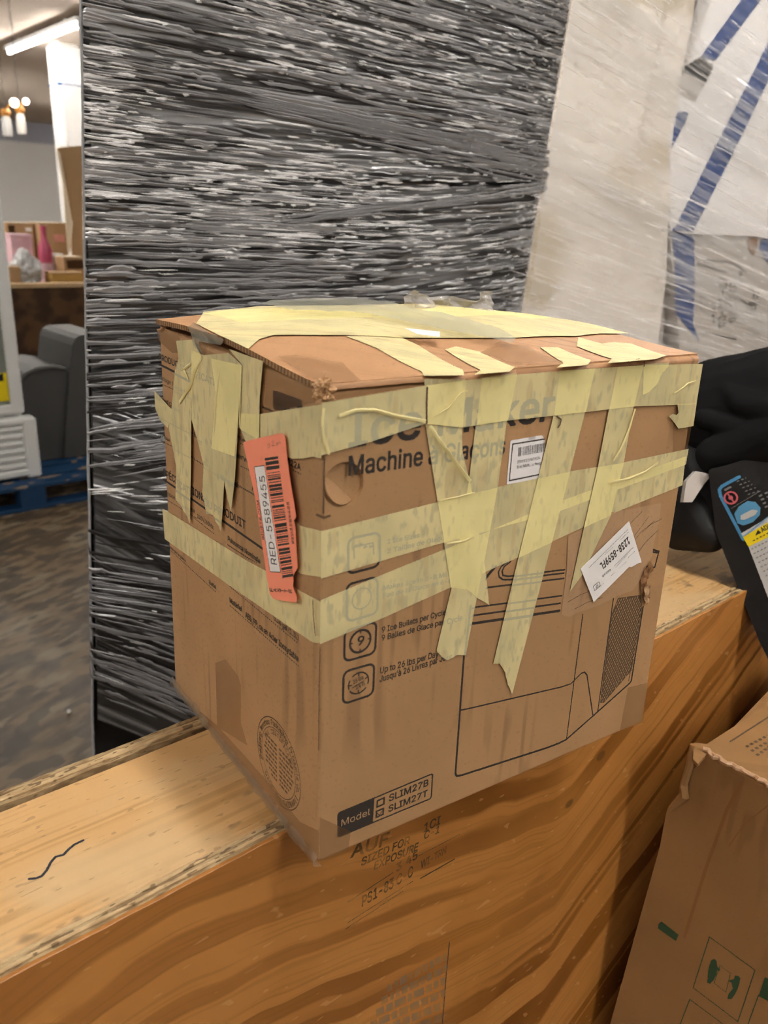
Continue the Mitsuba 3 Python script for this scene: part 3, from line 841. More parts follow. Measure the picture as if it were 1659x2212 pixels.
# ---- yellow masking tape, one part for each strip
order = [0]
laid = {'R': [], 'L': [], 'T': []}
def tape(parts):
    """parts: [(face, pixels)], one strip; each strip lies on the ones before it; where it covers another strip the tape is twice as thick and yellower"""
    off = tape_off + .00022 * order[0]; order[0] += 1
    one, two = [], []
    for fc, q in parts:
        key = 'R' if fc is R else 'L' if fc is L else 'T'
        uv_ = np.array([top_uv(p) for p in q]) if fc is None else fc.pts(q)
        if fc is not None:
            near_ = np.abs(uv_[:, 0]) < .0075
            if len(parts) > 1 and any(p_[0] is L for p_ in parts): uv_[near_, 0] = off if fc is L else -off
        poly_ = Polygon(uv_).buffer(0); under = shapely.union_all([p_[0] for p_ in laid[key]]) if laid[key] else Polygon()
        for out, pc, up in ((one, poly_, 0), (two, poly_.intersection(under), .00007)):
            for g_ in getattr(pc, 'geoms', [pc]):
                if g_.geom_type != 'Polygon' or g_.area < 2e-7: continue
                out.append(top_sheet(g_, .0006 + .00004 * order[0] + .00003 * (up > 0), edge=.006) if fc is None else fc.sheet(g_, off + up, edge=.012))
        laid[key].append((poly_, off))
    k = obj('masking_tape', cat(*one), 'mat_tape', box)
    for w_ in two: obj('overlap', w_, 'mat_tape_double', k)
    return k


def ghosts(face, key, keys, name='print_showing_through'):
    """dark print under a single layer of tape shows through it faintly"""
    for src in keys:
        v_, f_, *_ = meshkit.WRITTEN[scene[src]['filename']]; v_ = v_.astype(float); q_ = np.column_stack([(v_ - face.o) @ face.eu, (v_ - face.o) @ face.ev])
        t_ = v_[f_]; nn = np.cross(t_[:, 1] - t_[:, 0], t_[:, 2] - t_[:, 0]); ln = np.linalg.norm(nn, axis=1)
        ok = (nn @ face.n) > .9 * ln
        ink_ = shapely.union_all([g_ for g_ in shapely.polygons(q_[f_[ok]]) if g_.area > 1e-12])
        for i, (p_, o_) in enumerate(laid[key]):
            ms = []
            rest = [r_[0] for j, r_ in enumerate(laid[key]) if j != i]
            pc = ink_.intersection(p_.difference(shapely.union_all(rest)))
            for g_ in getattr(pc, 'geoms', [pc]):
                if g_.geom_type == 'Polygon' and g_.area > 1e-8: ms.append(face.sheet(g_, o_ + .00012))
            ms = [m_ for m_ in ms if m_ is not None]
            if ms: obj(name, cat(*ms), 'mat_ghost', box)


def densify(pts, k=3, j=1.2):
    out = []
    for a, b in zip(pts, pts[1:]):
        for i in range(k): s_ = i / k; out.append((a[0] + (b[0] - a[0]) * s_ + random.uniform(-j, j) * (i > 0), a[1] + (b[1] - a[1]) * s_ + random.uniform(-j, j) * (i > 0)))
    return out + [pts[-1]]


# long strips round the carton
tape([(L, [(357, 1164), (352, 1098), (364, 1105), (450, 1158), (535, 1211), (593, 1242), (654, 1278), (690, 1296), (694, 1390), (677, 1387), (643, 1365), (499, 1266)]),
      (R, [(690, 1296), (812, 1246), (959, 1186), (1200, 1085), (1480, 985), (1473, 1048), (1322, 1109), (1117, 1204), (973, 1268), (829, 1333), (694, 1390)])])
tape([(L, [(640, 1125), (653, 1136), (694, 1145), (698, 1248), (656, 1240), (645, 1235)]),
      (R, [(694, 1145), (706, 1144), (943, 1084), (1080, 1050), (1228, 1018), (1342, 999), (1486, 969), (1480, 1003), (1200, 1106), (958, 1171), (702, 1247), (698, 1248)])])
# down from the lid
tape([(None, [(747, 728), (814, 754), (910, 804), (916, 814), (1003, 813), (1000, 801), (904, 748), (868, 731), (793, 728)]),
      (R, [(915, 818), (917, 914), (932, 1010), (957, 1170), (972, 1268)] + densify([(972, 1268), (1007, 1272), (1029, 1291), (1055, 1306)])[1:] + [(1046, 1225), (1012, 1035), (997, 975), (996, 922), (1003, 818)])])
tape([(None, [(961, 757), (1038, 801), (1038, 815), (1114, 808), (1112, 795), (1037, 762), (985, 750)]),
      (R, [(1037, 815), (1025, 921), (1011, 1033), (973, 1270), (941, 1403)] + densify([(941, 1403), (952, 1418), (964, 1425), (983, 1414), (1004, 1414)])[1:] + [(1022, 1320), (1046, 1200), (1073, 1051), (1092, 912), (1114, 805)])])
tape([(None, [(1167, 752), (1216, 785), (1206, 797), (1281, 793), (1276, 780), (1205, 752)]),
      (R, [(1205, 800), (1193, 896), (1165, 1010), (1117, 1204), (1063, 1433)] + densify([(1063, 1433), (1076, 1431), (1089, 1451), (1094, 1477), (1104, 1498)])[1:] + [(1190, 1168), (1228, 1020), (1261, 889), (1281, 795)])])
tape([(None, [(1246, 750), (1321, 777), (1327, 790), (1386, 787), (1381, 776), (1300, 744), (1249, 730)]),
      (R, [(1330, 792), (1312, 883), (1288, 1008), (1258, 1139), (1228, 1277), (1255, 1240), (1316, 1113), (1344, 1000), (1365, 878), (1386, 788)])])
tape([(None, [(1300, 744), (1327, 741), (1363, 744), (1439, 770), (1441, 783), (1386, 788), (1383, 777)]),
      (R, [(1386, 786), (1441, 782)] + densify([(1441, 782), (1439, 791), (1427, 803), (1414, 830), (1399, 845), (1384, 852)])[1:])])
tape([(L, [(490, 890), (566, 894), (692, 869), (690, 985)] + densify([(690, 985), (660, 990), (636, 990)], 4)[1:] + [(560, 945), (490, 905)]),
      (R, [(692, 869), (800, 851), (915, 832), (1003, 820), (1114, 808), (1280, 795), (1386, 788), (1514, 785), (1500, 872), (1366, 877), (1261, 889), (1198, 896), (1094, 907), (994, 922), (915, 914), (796, 953), (707, 980), (690, 985)])])
tape([(R, [(1458, 871), (1500, 871), (1493, 919), (1461, 925), (1452, 912), (1440, 898), (1448, 893), (1457, 895), (1461, 890)])])
# hanging strips on the end with the specifications
tape([(L, [(339, 843), (377, 884)] + densify([(377, 884), (374, 905), (368, 924)], 3)[1:] + [(352, 908), (341, 881)])])
tape([(L, za([(300, 470), (430, 460), (500, 600), (430, 800), (415, 900), (412, 1400), (402, 1830)]) + densify(za([(402, 1830), (370, 1760), (330, 1690), (295, 1655)]))[1:] + za([(300, 1400), (245, 1120), (275, 900), (290, 700), (320, 600)]))])
tape([(L, za([(700, 530), (955, 620), (930, 900), (925, 1190), (830, 1230), (780, 1110), (790, 900), (800, 650)]))])
tape([(L, za([(420, 540), (510, 575), (700, 560), (800, 650), (770, 1100), (745, 1500), (715, 1740), (690, 1650), (665, 1520), (655, 1700), (640, 1890)]) + densify(za([(640, 1890), (610, 1830), (580, 1770), (530, 1760)]), 3, 1.8)[1:] + za([(500, 1600), (510, 1400), (470, 1230), (420, 1060)]))])
tape([(L, za([(570, 600), (800, 650), (770, 1100), (745, 1330), (570, 1270), (610, 900)]))])
# along the seam of the lid
tape([(None, [(424, 702), (432, 690), (440, 676), (500, 670), (700, 672), (900, 676), (1060, 668), (1200, 684), (1240, 692), (1375, 721), (1297, 723), (1243, 729), (1100, 733), (870, 733), (690, 727), (590, 727), (560, 736), (536, 757), (505, 742), (470, 726)])])
tape([(None, [(440, 680), (560, 664), (790, 664), (1060, 660), (1235, 686), (1150, 692), (900, 690), (700, 692), (520, 700)])])

ghosts(R, 'R', [k_ for k_ in scene if k_.startswith(box + '__printed_') and k_.split('__')[1].rstrip('_0123456789') in ('printed_title', 'printed_caption', 'printed_icons', 'printed_drawing')])
ghosts(L, 'L', [box + '__printed_specifications'])
# creases standing off the tape
def ridge(face, pts, w, h, off=.002):
    q = face.pts(pts); ls = LineString(q); n_ = max(8, int(ls.length / .003)); c_ = np.array([ls.interpolate(s_, True).coords[0] for s_ in np.linspace(0, 1, n_)])
    d = np.gradient(c_, axis=0); d /= np.linalg.norm(d, axis=1)[:, None]; nn = np.column_stack([-d[:, 1], d[:, 0]])
    k = np.sin(np.linspace(.08, np.pi - .05, n_)) * (.75 + .5 * rng.random(n_))
    a, m_, b = face.xyz(c_ - nn * w / 2, off), face.xyz(c_ + nn * w * .15, off + h * k), face.xyz(c_ + nn * w / 2, off)
    v_ = np.vstack([a, m_, b]); f_ = []
    for r_ in range(2):
        for i_ in range(n_ - 1): f_ += [[r_ * n_ + i_, r_ * n_ + i_ + 1, (r_ + 1) * n_ + i_ + 1], [r_ * n_ + i_, (r_ + 1) * n_ + i_ + 1, (r_ + 1) * n_ + i_]]
    return trimesh.Trimesh(v_, f_, process=False)


zB, zC = S(3.318, 660, 620), S(3.318, 1080, 640)
for fc, q, w, h in ((R, zB([(868, 985), (930, 1080), (1040, 1230), (1160, 1385)]), .0045, .003), (R, zB([(220, 915), (340, 875), (480, 875), (620, 915), (840, 955)]), .004, .0022), (R, zB([(900, 920), (1000, 860), (1080, 760), (1140, 735)]), .002, .001),
                    (R, zB([(940, 1520), (1050, 1500), (1190, 1465)]), .0025, .001), (R, zC([(945, 800), (900, 950), (840, 1090), (790, 1170)]), .003, .0012), (R, zC([(770, 1325), (900, 1300), (1020, 1250), (1110, 1185)]), .004, .0014), (R, zC([(1225, 690), (1280, 655), (1320, 620), (1380, 605)]), .003, .0014),
                    (R, zg([(120, 280), (220, 265), (300, 235)]), .003, .0014), (L, za([(500, 590), (450, 690), (420, 800), (330, 930)]), .005, .003), (L, za([(640, 650), (610, 900), (600, 1060), (590, 1180)]), .004, .002), (L, za([(415, 640), (365, 680), (400, 760)]), .004, .002),
                    (R, zB([(110, 860), (100, 960), (110, 1080), (150, 1190)]), .003, .0012), (L, za([(800, 650), (790, 900), (785, 1100)]), .003, .0012)):
    obj('tape_crease', ridge(fc, q, w * .62, h * .7, tape_off + .00022 * 14), 'mat_tape_fold', box, 40)

# grey-clear tape over the lid, white slip, loose film
obj('clear_tape', top_px([(560, 672), (680, 660), (790, 664), (900, 684), (1010, 704), (1085, 733), (1112, 748), (1105, 758), (960, 730), (860, 706), (760, 690), (640, 690)], .0060, wave=.002, seed=2), 'mat_grey_tape', box, True, label='greyish clear tape across the lid')
obj('clear_tape', top_px([(1080, 742), (1140, 752), (1216, 785), (1114, 790), (1037, 765)], .0012, wave=.001), 'mat_clear_tape', box)
obj('clear_tape', top_px([(697, 833), (780, 825), (740, 790), (640, 770), (600, 775)], .0012, wave=.001), 'mat_clear_tape', box)
obj('clear_tape', L.px(za([(412, 370), (450, 330), (560, 400), (690, 460), (655, 500), (500, 470), (520, 575), (450, 500)]), .004, edge=.006, wave=.003, freq=110), 'mat_grey_tape', box, True)
obj('paper_slip', top_px([(871, 732), (949, 740), (949, 752), (901, 746)], .0085, edge=.02), 'mat_white_paper', box, label='white paper slip caught under the tape on the lid')
def scrap(pxs, Yl, seed, amp):
    """a crumpled loose end of film standing up from the lid"""
    fc = Face(lw(np.array([[0, Yl, H_]]))[0], AX, AZ)
    m = fc.px(pxs, 0, edge=.0045)
    return wobble(m, amp, 62, seed, fc.n)
obj('loose_film', scrap([(874, 660), (880, 640), (893, 625), (912, 634), (936, 640), (945, 655), (938, 676), (905, 674)], .20, 3, .020), 'mat_clear_film', box, label='crumpled loose end of clear film on the lid')
obj('loose_film', scrap([(935, 662), (932, 645), (950, 640), (972, 646), (985, 640), (1010, 648), (1030, 645), (1040, 630), (1072, 630), (1066, 655), (1058, 676), (1000, 680), (950, 680)], .21, 7, .022), 'mat_clear_film', box, label='crumpled loose end of clear film on the lid')

# ---- stickers
zt = S(5.267, 520, 900)
so = .0048
tag_poly = Polygon(L.pts(zt([(95, 300), (105, 280), (130, 270), (500, 185), (545, 185), (565, 200), (578, 240), (600, 480), (640, 760), (680, 1000), (697, 1130), (685, 1150), (672, 1160), (690, 1250), (700, 1450), (710, 1640), (715, 1700), (695, 1740), (678, 1765), (662, 1800), (668, 1850), (660, 1900), (668, 1950), (690, 1990), (708, 2040), (700, 2100), (560, 2080), (440, 2060), (395, 2000), (360, 1800), (290, 1300), (225, 880)])))
tg = obj('red_tag', L.sheet(tag_poly, so - .0003, thick=.0003), 'mat_red_tag', box, label='salmon red lot sticker with a bar code')
wq = Polygon(L.pts(zt([(225, 562), (342, 545), (522, 1755), (402, 1750)])))
obj('white_field', L.sheet(wq, so + .0001), 'mat_white_paper', tg)
bits = [L.sheet(wq.buffer(.0003).difference(wq.buffer(-.0003)), so + .0002), L.text('RED-5589455', *zt([(483, 1672), (343, 662), (420, 1680)]), so + .0002), L.text('BIDETA.COM', *zt([(338, 1385), (276, 942), (312, 1388)]), so + .0002), L.text('RED5589455', *zt([(684, 1432), (622, 958), (658, 1436)]), so + .0002)]
for i, (ch, x) in enumerate(zip('FASTTR', (440, 480, 522, 560, 608, 655))):
    y = 1978 + i * 3; bits.append(L.text(ch, *zt([(x, y), (x - 6, y - 42), (x - 36, y + 4)]), so + .0002))
for q in ([(395, 300), (380, 312), (378, 338), (390, 350), (402, 330), (400, 306), (395, 300)], [(425, 280), (436, 262), (448, 272), (440, 305), (432, 328), (470, 312)], [(490, 285), (480, 300), (484, 318), (500, 312), (505, 292), (490, 283)], [(522, 268), (522, 300)]):
    bits.append(L.line(zt(q), .0003, so + .0002))
t = 0.0; a0, a1, b0, b1 = (np.array(q, float) for q in ((345, 462), (549, 1835), (498, 440), (672, 1812)))
rb = random.Random(5)
while t < .985:
    w = rb.choice((.006, .008, .016, .022, .022, .030)); t2 = min(t + w, 1)
    bits.append(L.px(zt([tuple(a0 + (a1 - a0) * t), tuple(b0 + (b1 - b0) * t), tuple(b0 + (b1 - b0) * t2), tuple(a0 + (a1 - a0) * t2)]), so + .0002)); t = t2 + rb.choice((.006, .008, .010, .014, .022))
obj('tag_print', cat(*bits), 'mat_ink', tg)

zw = S(10.369, 1080, 920)
bar = obj('bar_code_sticker', R.sheet(Polygon(R.pts(zw([(225, 345), (250, 320), (920, 208), (950, 225), (1000, 330), (985, 560), (950, 620), (850, 1175), (145, 1310), (150, 1190)]))), .00035, thick=.0002), 'mat_sticker', box, label='white bar code sticker partly under tape')
bits = [R.line(zw([(985, 290), (270, 405), (195, 1222), (860, 1085)]), .0011, .0007), R.text('0001011043?E34', *zw([(372, 838), (885, 740), (368, 775)]), .0007), R.text('Ice Mak...s Nugget', *zw([(360, 950), (1010, 838), (358, 885)]), .0007)]
t = 0.0; a0, a1, b0, b1 = (np.array(q, float) for q in ((405, 480), (1010, 375), (388, 682), (1000, 570)))
while t < .97:
    w = rb.choice((.012, .02, .03, .04)); t2 = min(t + w, 1)
    bits.append(R.px(zw([tuple(a0 + (a1 - a0) * t), tuple(b0 + (b1 - b0) * t), tuple(b0 + (b1 - b0) * t2), tuple(a0 + (a1 - a0) * t2)]), .0007)); t = t2 + rb.choice((.012, .018, .026))
obj('sticker_print', cat(*bits), 'mat_ink', bar)

zl = S(8.295, 1230, 1100)
lab = obj('address_sticker', R.sheet(Polygon(R.pts(zl([(165, 1050), (1030, 200), (1258, 935), (1200, 950), (1075, 1020), (1030, 1018), (400, 1645)]))), .0022, thick=.0003), 'mat_white_paper', box, label='white address sticker stuck on upside down')
bits = [R.text('1238-8599FL', *zl([(1010, 475), (500, 965), (1060, 575)]), .0027, True), R.text('40165', *zl([(695, 1045), (545, 1165), (710, 1075)]), .0027)]
for a, b, w in (((1000, 350), (300, 1040), .0006), ((1015, 395), (860, 545), .0005), ((735, 665), (590, 800), .0005), ((1100, 670), (760, 1000), .0006), ((1125, 740), (1010, 850), .0004), ((1000, 790), (790, 1020), .0005), ((985, 920), (835, 1050), .0003), ((780, 1100), (700, 1180), .0003), ((570, 1310), (420, 1440), .0004)):
    bits.append(R.line(zl([a, b]), w, .0027, dash=.0016))
bits.append(R.line(zl([(390, 1360), (490, 1280), (510, 1345), (412, 1440)]), .0004, .0027, True)); bits.append(R.line(zl([(435, 1350), (470, 1335), (465, 1370), (440, 1380)]), .0004, .0027, True))
obj('sticker_print', cat(*bits), 'mat_ink', lab)

# ------------------------------------------------------------------ the wrapped load behind
YF = .90
load = thing('wrapped_load', 'tall dark load wrapped in glossy stretch film behind the carton', 'pallet load')
fq = np.array([(.1266, YF, .001), (.285, YF, 2.3), (1.75, YF, 2.3), (1.70, YF, .001)])
core = hullpts(np.vstack([fq, fq + [.07, .08, 0]]))
obj('dark_panel', core, 'mat_core', load, label='dark panel under the film')
FILM = Face((0, YF, 0), (1, 0, 0), (0, 0, 1))
front = Polygon([(.128, .02), (.279, 2.2), (1.74, 2.2), (1.70, .02)])


def band(face, p0, p1, width, off, clip, m, parent, name='film_band', shift=0.0):
    p0, p1 = np.array(p0, float), np.array(p1, float); d = (p1 - p0) / np.linalg.norm(p1 - p0); nn = np.array([-d[1], d[0]])
    poly = Polygon([p0 + nn * width / 2, p1 + nn * width / 2, p1 - nn * width / 2, p0 - nn * width / 2]).intersection(clip)
    polys = [g_ for g_ in getattr(poly, 'geoms', [poly]) if g_.area > 1e-6 and g_.geom_type == 'Polygon']
    V, F_ = [], []
    k0 = 0
    for g_ in polys:
        v2, f_ = trimesh.creation.triangulate_polygon(g_, engine='earcut')
        v_, f_ = trimesh.remesh.subdivide_to_size(np.column_stack([v2, np.zeros(len(v2))]), f_, .2, max_iter=10)
        V.append(v_[:, :2]); F_.append(f_ + k0); k0 += len(v_)
    V = np.vstack(V); F_ = np.vstack(F_)
    m_ = trimesh.Trimesh(face.xyz(V, off), F_, process=False)
    if (m_.face_normals @ face.n).mean() < 0: m_.invert()
    uv = np.column_stack([(V - p0) @ d + shift, (V - p0) @ nn + shift * .37])
    return obj(name, m_, m, parent, uv=uv)


for i, (p0, p1, w, m_) in enumerate((((.05, 1.96), (1.8, 1.96), .50, 'mat_film_a'), ((.05, 1.50), (1.8, 1.44), .46, 'mat_film_b'), ((.05, 1.245), (1.8, 1.42), .42, 'mat_film_a'), ((.05, 1.03), (1.8, 1.12), .46, 'mat_film_b'),
                                     ((.05, 1.00), (1.8, .20), .50, 'mat_film_a'), ((.05, .92), (1.5, -.36), .36, 'mat_film_b'), ((.05, 1.72), (1.8, 1.80), .40, 'mat_film_a'))):
    band(FILM, p0, p1, w, .006 + .004 * i, front, m_, load, shift=3.1 * i)


def wrinkles(face, cs, slopes, lens, wid, hgt, off, curve=.012, edge=None):
    """creases of the film: thin lens-shaped ridges, all of one sheet"""
    n_ = len(cs); K = 7; t_ = np.linspace(-.5, .5, K); prof = np.sqrt(np.clip(1 - (2 * t_) ** 2, 0, 1)) * .96 + .04
    a_ = np.arctan(slopes); d = np.column_stack([np.cos(a_), np.sin(a_)]); nn = np.column_stack([-d[:, 1], d[:, 0]])
    bend = (rng.random(n_) - .5) * curve * lens; wave = (rng.random((n_, K)) - .5) * .5
    mid = cs[:, None] + d[:, None] * (t_[None, :, None] * lens[:, None, None]) + nn[:, None] * ((bend[:, None] * (1 - (2 * t_) ** 2)[None] + wave * wid[:, None])[..., None])
    hw_ = (wid[:, None] * prof[None] / 2)[..., None] * nn[:, None]
    lo, hi = mid - hw_, mid + hw_
    top_ = mid + hw_ * .25
    V = np.stack([lo, top_, hi], 2).reshape(-1, 2)
    if edge is not None: V[:, 0] = edge(V)
    o_ = np.stack([np.zeros((n_, K)), hgt[:, None] * prof[None], np.zeros((n_, K))], 2).reshape(-1) + off
    f1 = []
    for i in range(K - 1):
        for k in range(2): q_ = i * 3 + k; f1 += [[q_, q_ + 3, q_ + 4], [q_, q_ + 4, q_ + 1]]
    F_ = (np.array(f1)[None] + (np.arange(n_) * K * 3)[:, None, None]).reshape(-1, 3)
    m_ = trimesh.Trimesh(face.xyz(V, o_), F_, process=False)
    if (m_.face_normals @ face.n).mean() < 0: m_.invert()
    return m_


def slope_at(x, z):                                      # run of the film over the dark panel
    sm = lambda a, b, q: (lambda t: t * t * (3 - 2 * t))(np.clip((q - a) / (b - a), 0, 1))
    return -.015 + .12 * sm(.6, 1.3, x) * sm(1.25, 1.4, z) * (1 - sm(1.55, 1.66, z)) - .42 * (1 - sm(.93, 1.10, z + .12 * x)) - .40 * (1 - sm(.62, .86, z + .1 * x))


def scatter(n_, dens):
    out = np.zeros((0, 2))
    while len(out) < n_:
        q_ = rng.random((n_ * 3, 2)) * [1.36, 1.75] + [.10, .35]
        q_ = q_[q_[:, 0] > .10 + q_[:, 1] * .0689]
        out = np.vstack([out, q_[rng.random(len(q_)) < dens(q_[:, 0], q_[:, 1])]])
    return out[:n_]


fc_, fd_ = at_y((176, 0), YF - .036), at_y((194, 1640), YF - .036)
fa_, fb_ = at_y((1236, 0), YF - .036), at_y((1127, 667), YF - .036)
def film_edge(V):
    hi_ = fb_[0] + (V[:, 1] - fb_[2]) * (fa_[0] - fb_[0]) / (fa_[2] - fb_[2]) - .003
    return np.clip(V[:, 0], fc_[0] + (V[:, 1] - fc_[2]) * (fd_[0] - fc_[0]) / (fd_[2] - fc_[2]) + .002, hi_)


nz = lambda x, z, fx, fz, sd: meshkit.fbm(np.column_stack([x * fx, (z + .03 * x) * fz, x * 0]), 3, sd)
low_ = lambda x, z: np.clip((z + .72 * (x - .17) - .615) / .05, 0, 1)       # bare below the lowest turn of film
d_bright = lambda x, z: np.clip((nz(x, z, 1.6, 6.0, 4) - .40) * 4, .04, 1) * np.clip(1.2 - 1.05 * (x - .2), .16, 1) * np.clip((z - .78) * 1.4, .04, 1) * low_(x, z)
d_all = lambda x, z: np.clip((nz(x, z, 2, 7, 9) - .25) * 2, .1, 1) * low_(x, z)
for nm_, m_, n_, dn, ls_, ws_, hs_ in (('film_wrinkles', 'mat_wrinkle_dark', 800, d_all, (.08, .42), (.003, .012), .0008), ('film_wrinkles', 'mat_wrinkle_grey', 2600, d_all, (.05, .34), (.002, .010), .0016), ('film_wrinkles', 'mat_wrinkle_bright', 3000, d_bright, (.012, .11), (.0012, .0040), .0015),
                                         ('film_wrinkles', 'mat_wrinkle_bright', 1300, lambda x, z: np.clip((x - 1.02) / .25, 0, 1) ** 1.5 * np.clip((z - 1.0) * 1.6, .1, 1), (.006, .035), (.001, .003), .002)):
    cs_ = scatter(n_, dn); r_ = rng.random(n_) ** 2
    k = obj(nm_, wrinkles(FILM, cs_, slope_at(cs_[:, 0], cs_[:, 1]) + rng.normal(0, .016, n_) * (1 if ls_[1] > .05 else 9), ls_[0] + (ls_[1] - ls_[0]) * r_, ws_[0] + (ws_[1] - ws_[0]) * rng.random(n_) ** 2, hs_ * (.4 + rng.random(n_)), .0345 + .001 * rng.random(), edge=film_edge), m_, load)
    labels[k] = {'kind': 'stuff', 'label': 'glossy creases of the stretch film'}
# gathered edges of the film turns
for a, b, n_, sp_ in (((545, 225), (1192, 360), 70, .016), ((640, 470), (1185, 405), 40, .008), ((700, 265), (1192, 372), 40, .02)):
    pa, pb = FILM.uv(a), FILM.uv(b); t_ = rng.random(n_); cs_ = pa + t_[:, None] * (pb - pa) + np.column_stack([np.zeros(n_), rng.normal(0, sp_, n_) * (.35 + t_)])
    k = obj('film_gather', wrinkles(FILM, cs_, (pb - pa)[1] / (pb - pa)[0] + rng.normal(0, .02, n_), .10 + .2 * rng.random(n_), .002 + .004 * rng.random(n_), .002 * np.ones(n_), .036), 'mat_wrinkle_grey', load)
    labels[k] = {'kind': 'stuff', 'label': 'gathered edge of a turn of stretch film'}
# the corner of the load where the film turns
z_ = np.linspace(.1, 2.2, 160); xl = .128 + (z_ - .02) * (.285 - .128) / 2.28
rib = np.column_stack([xl + .003 * meshkit.fbm(np.column_stack([z_ * 22, z_ * 0, z_ * 0]), 3, 2) - .002, np.full(160, YF - .004), z_])
obj('film_corner', tube(rib, .003, 6), 'mat_film_edge', load, True)

# foam sheets and white carton at the right of the load: a plane turned a little towards the camera
P0 = at_y((1185, 330), YF - .035)
dB = np.array([math.cos(math.radians(-22)), math.sin(math.radians(-22)), 0]); tilt = 0.0
PB = Face(P0, dB, (0, 0, 1))
def slabpx(pxs, off, thick, down=()):
    """an upright board; the pixels in down stand for edges that go on to the floor"""
    q_ = [(PB.uv(p)[0], -P0[2] + .01) if p in down else tuple(PB.uv(p)) for p in pxs]
    return PB.sheet(Polygon(q_).buffer(0), off - thick, thick=thick)
fo = obj('foam_sheet', slabpx([(1246, -60), (1236, 0), (1180, 330), (1127, 667), (1110, 780), (1330, 780), (1340, 600), (1349, 489), (1370, 354), (1400, 202), (1423, 71), (1437, 0), (1440, -60)], .0, .045, [(1110, 780), (1330, 780)]), 'mat_foam', load, label='speckled off-white foam sheet')
obj('foam_sheet', slabpx([(1443, -60), (1437, 0), (1423, 71), (1400, 202), (1370, 354), (1349, 489), (1320, 800), (1440, 800), (1445, 600), (1452, 421), (1454, 303), (1481, 145), (1505, 30), (1514, -60)], -.012, .04, [(1320, 800), (1440, 800)]), 'mat_foam', load, label='second foam sheet, set back')
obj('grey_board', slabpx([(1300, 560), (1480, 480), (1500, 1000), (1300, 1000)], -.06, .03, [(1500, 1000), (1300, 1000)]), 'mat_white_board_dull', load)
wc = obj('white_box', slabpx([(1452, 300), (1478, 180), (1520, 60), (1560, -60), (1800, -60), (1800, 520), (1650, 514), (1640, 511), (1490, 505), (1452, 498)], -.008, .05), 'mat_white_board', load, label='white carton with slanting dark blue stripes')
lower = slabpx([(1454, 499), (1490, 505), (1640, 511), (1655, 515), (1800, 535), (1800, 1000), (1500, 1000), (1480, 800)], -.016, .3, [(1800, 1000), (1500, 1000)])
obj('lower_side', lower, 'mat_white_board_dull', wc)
def st_(pxs, off=-.0075, m_='mat_stripe', name='blue_stripe', th=.0015): return obj(name, slabpx(pxs, off + th, th), m_, wc)
st_([(1605, 0), (1625, -50), (1665, -50), (1646, 0), (1548, 131), (1518, 121)])
st_([(1518, 121), (1545, 141), (1528, 178), (1481, 155), (1484, 142)], m_='mat_black', name='dark_gap')
st_([(1481, 155), (1528, 178), (1504, 219), (1474, 202)], m_='mat_white_board_dull', name='grey_gap')
st_([(1467, 242), (1491, 240), (1485, 262), (1454, 320), (1460, 275)])
st_([(1659, 100), (1636, 148), (1540, 335), (1464, 488), (1454, 498), (1501, 499), (1580, 345), (1659, 182), (1700, 100), (1690, 60)])
st_([(1454, 498), (1501, 499), (1507, 520), (1508, 640), (1504, 700), (1518, 738), (1487, 702), (1467, 677), (1465, 560), (1460, 515)], -.0155)
st_([(1655, 515), (1700, 480), (1700, 600), (1660, 560), (1648, 535)], -.0155)
st_([(1622, 518), (1642, 512), (1645, 530), (1636, 552), (1626, 540)], -.0150, 'mat_brown', 'torn_patch')
marks = []
for t_, a, b, q in (('12-24-05', (1563, 600), (1560, 710), (1580, 600)), ('222205', (1585, 610), (1582, 700), (1600, 610)), ('CTN', (1546, 640), (1546, 700), (1552, 640)), ('QTY', (1520, 640), (1520, 672), (1526, 640)), ('N.W.', (1606, 585), (1604, 625), (1614, 585)), ('FE', (1632, 620), (1620, 680), (1650, 620))):
    marks.append(PB.text(t_, a, b, q, -.0148, True))
for q in ([(1535, 562), (1590, 568), (1622, 590)], [(1545, 580), (1580, 590)], [(1530, 720), (1600, 735)], [(1600, 640), (1625, 660), (1650, 655)], [(1515, 570), (1560, 585)]): marks.append(PB.line(q, .004, -.0148))
scene['mat_carton_print'] = {'type': 'mask', 'opacity': .62, 'bsdf': {'type': 'twosided', 'bsdf': principled((.05, .045, .04), .6, .3)}}
obj('carton_print', cat(*marks), 'mat_carton_print', wc)
ue_ = PB.uv((1800, 300))[0]
clipB = Polygon([tuple(PB.uv(p)) for p in [(1250, -80), (1180, 330), (1110, 830)]] + [(PB.uv((1110, 830))[0], -P0[2] + .1), (ue_, -P0[2] + .1), (ue_, PB.uv((1800, -80))[1])]).buffer(0)
cB = PB.uv((1400, 380)); a30 = -math.radians(21)
for i, (dv, ang, w) in enumerate(((.42, -19, .52), (.05, -21, .50), (-.26, -16, .50), (-.80, -10, .62))):
    d_ = np.array([math.cos(math.radians(ang)), math.sin(math.radians(ang))]); c_ = cB + np.array([0, dv])
    band(PB, c_ - d_ * 1.3, c_ + d_ * 1.6, w, .008 + .005 * i, clipB, 'mat_film_c', load, shift=2.3 * i + 1)

def sc_b(n_, dens):
    lo_, hi_ = PB.uv((1120, 800)), PB.uv((1800, -60)); out = np.zeros((0, 2))
    while len(out) < n_:
        q_ = lo_ + rng.random((n_ * 3, 2)) * (hi_ - lo_); q_ = q_[shapely.contains_xy(clipB, q_[:, 0], q_[:, 1])]
        out = np.vstack([out, q_[rng.random(len(q_)) < dens(q_[:, 0], q_[:, 1])]])
    return out[:n_]


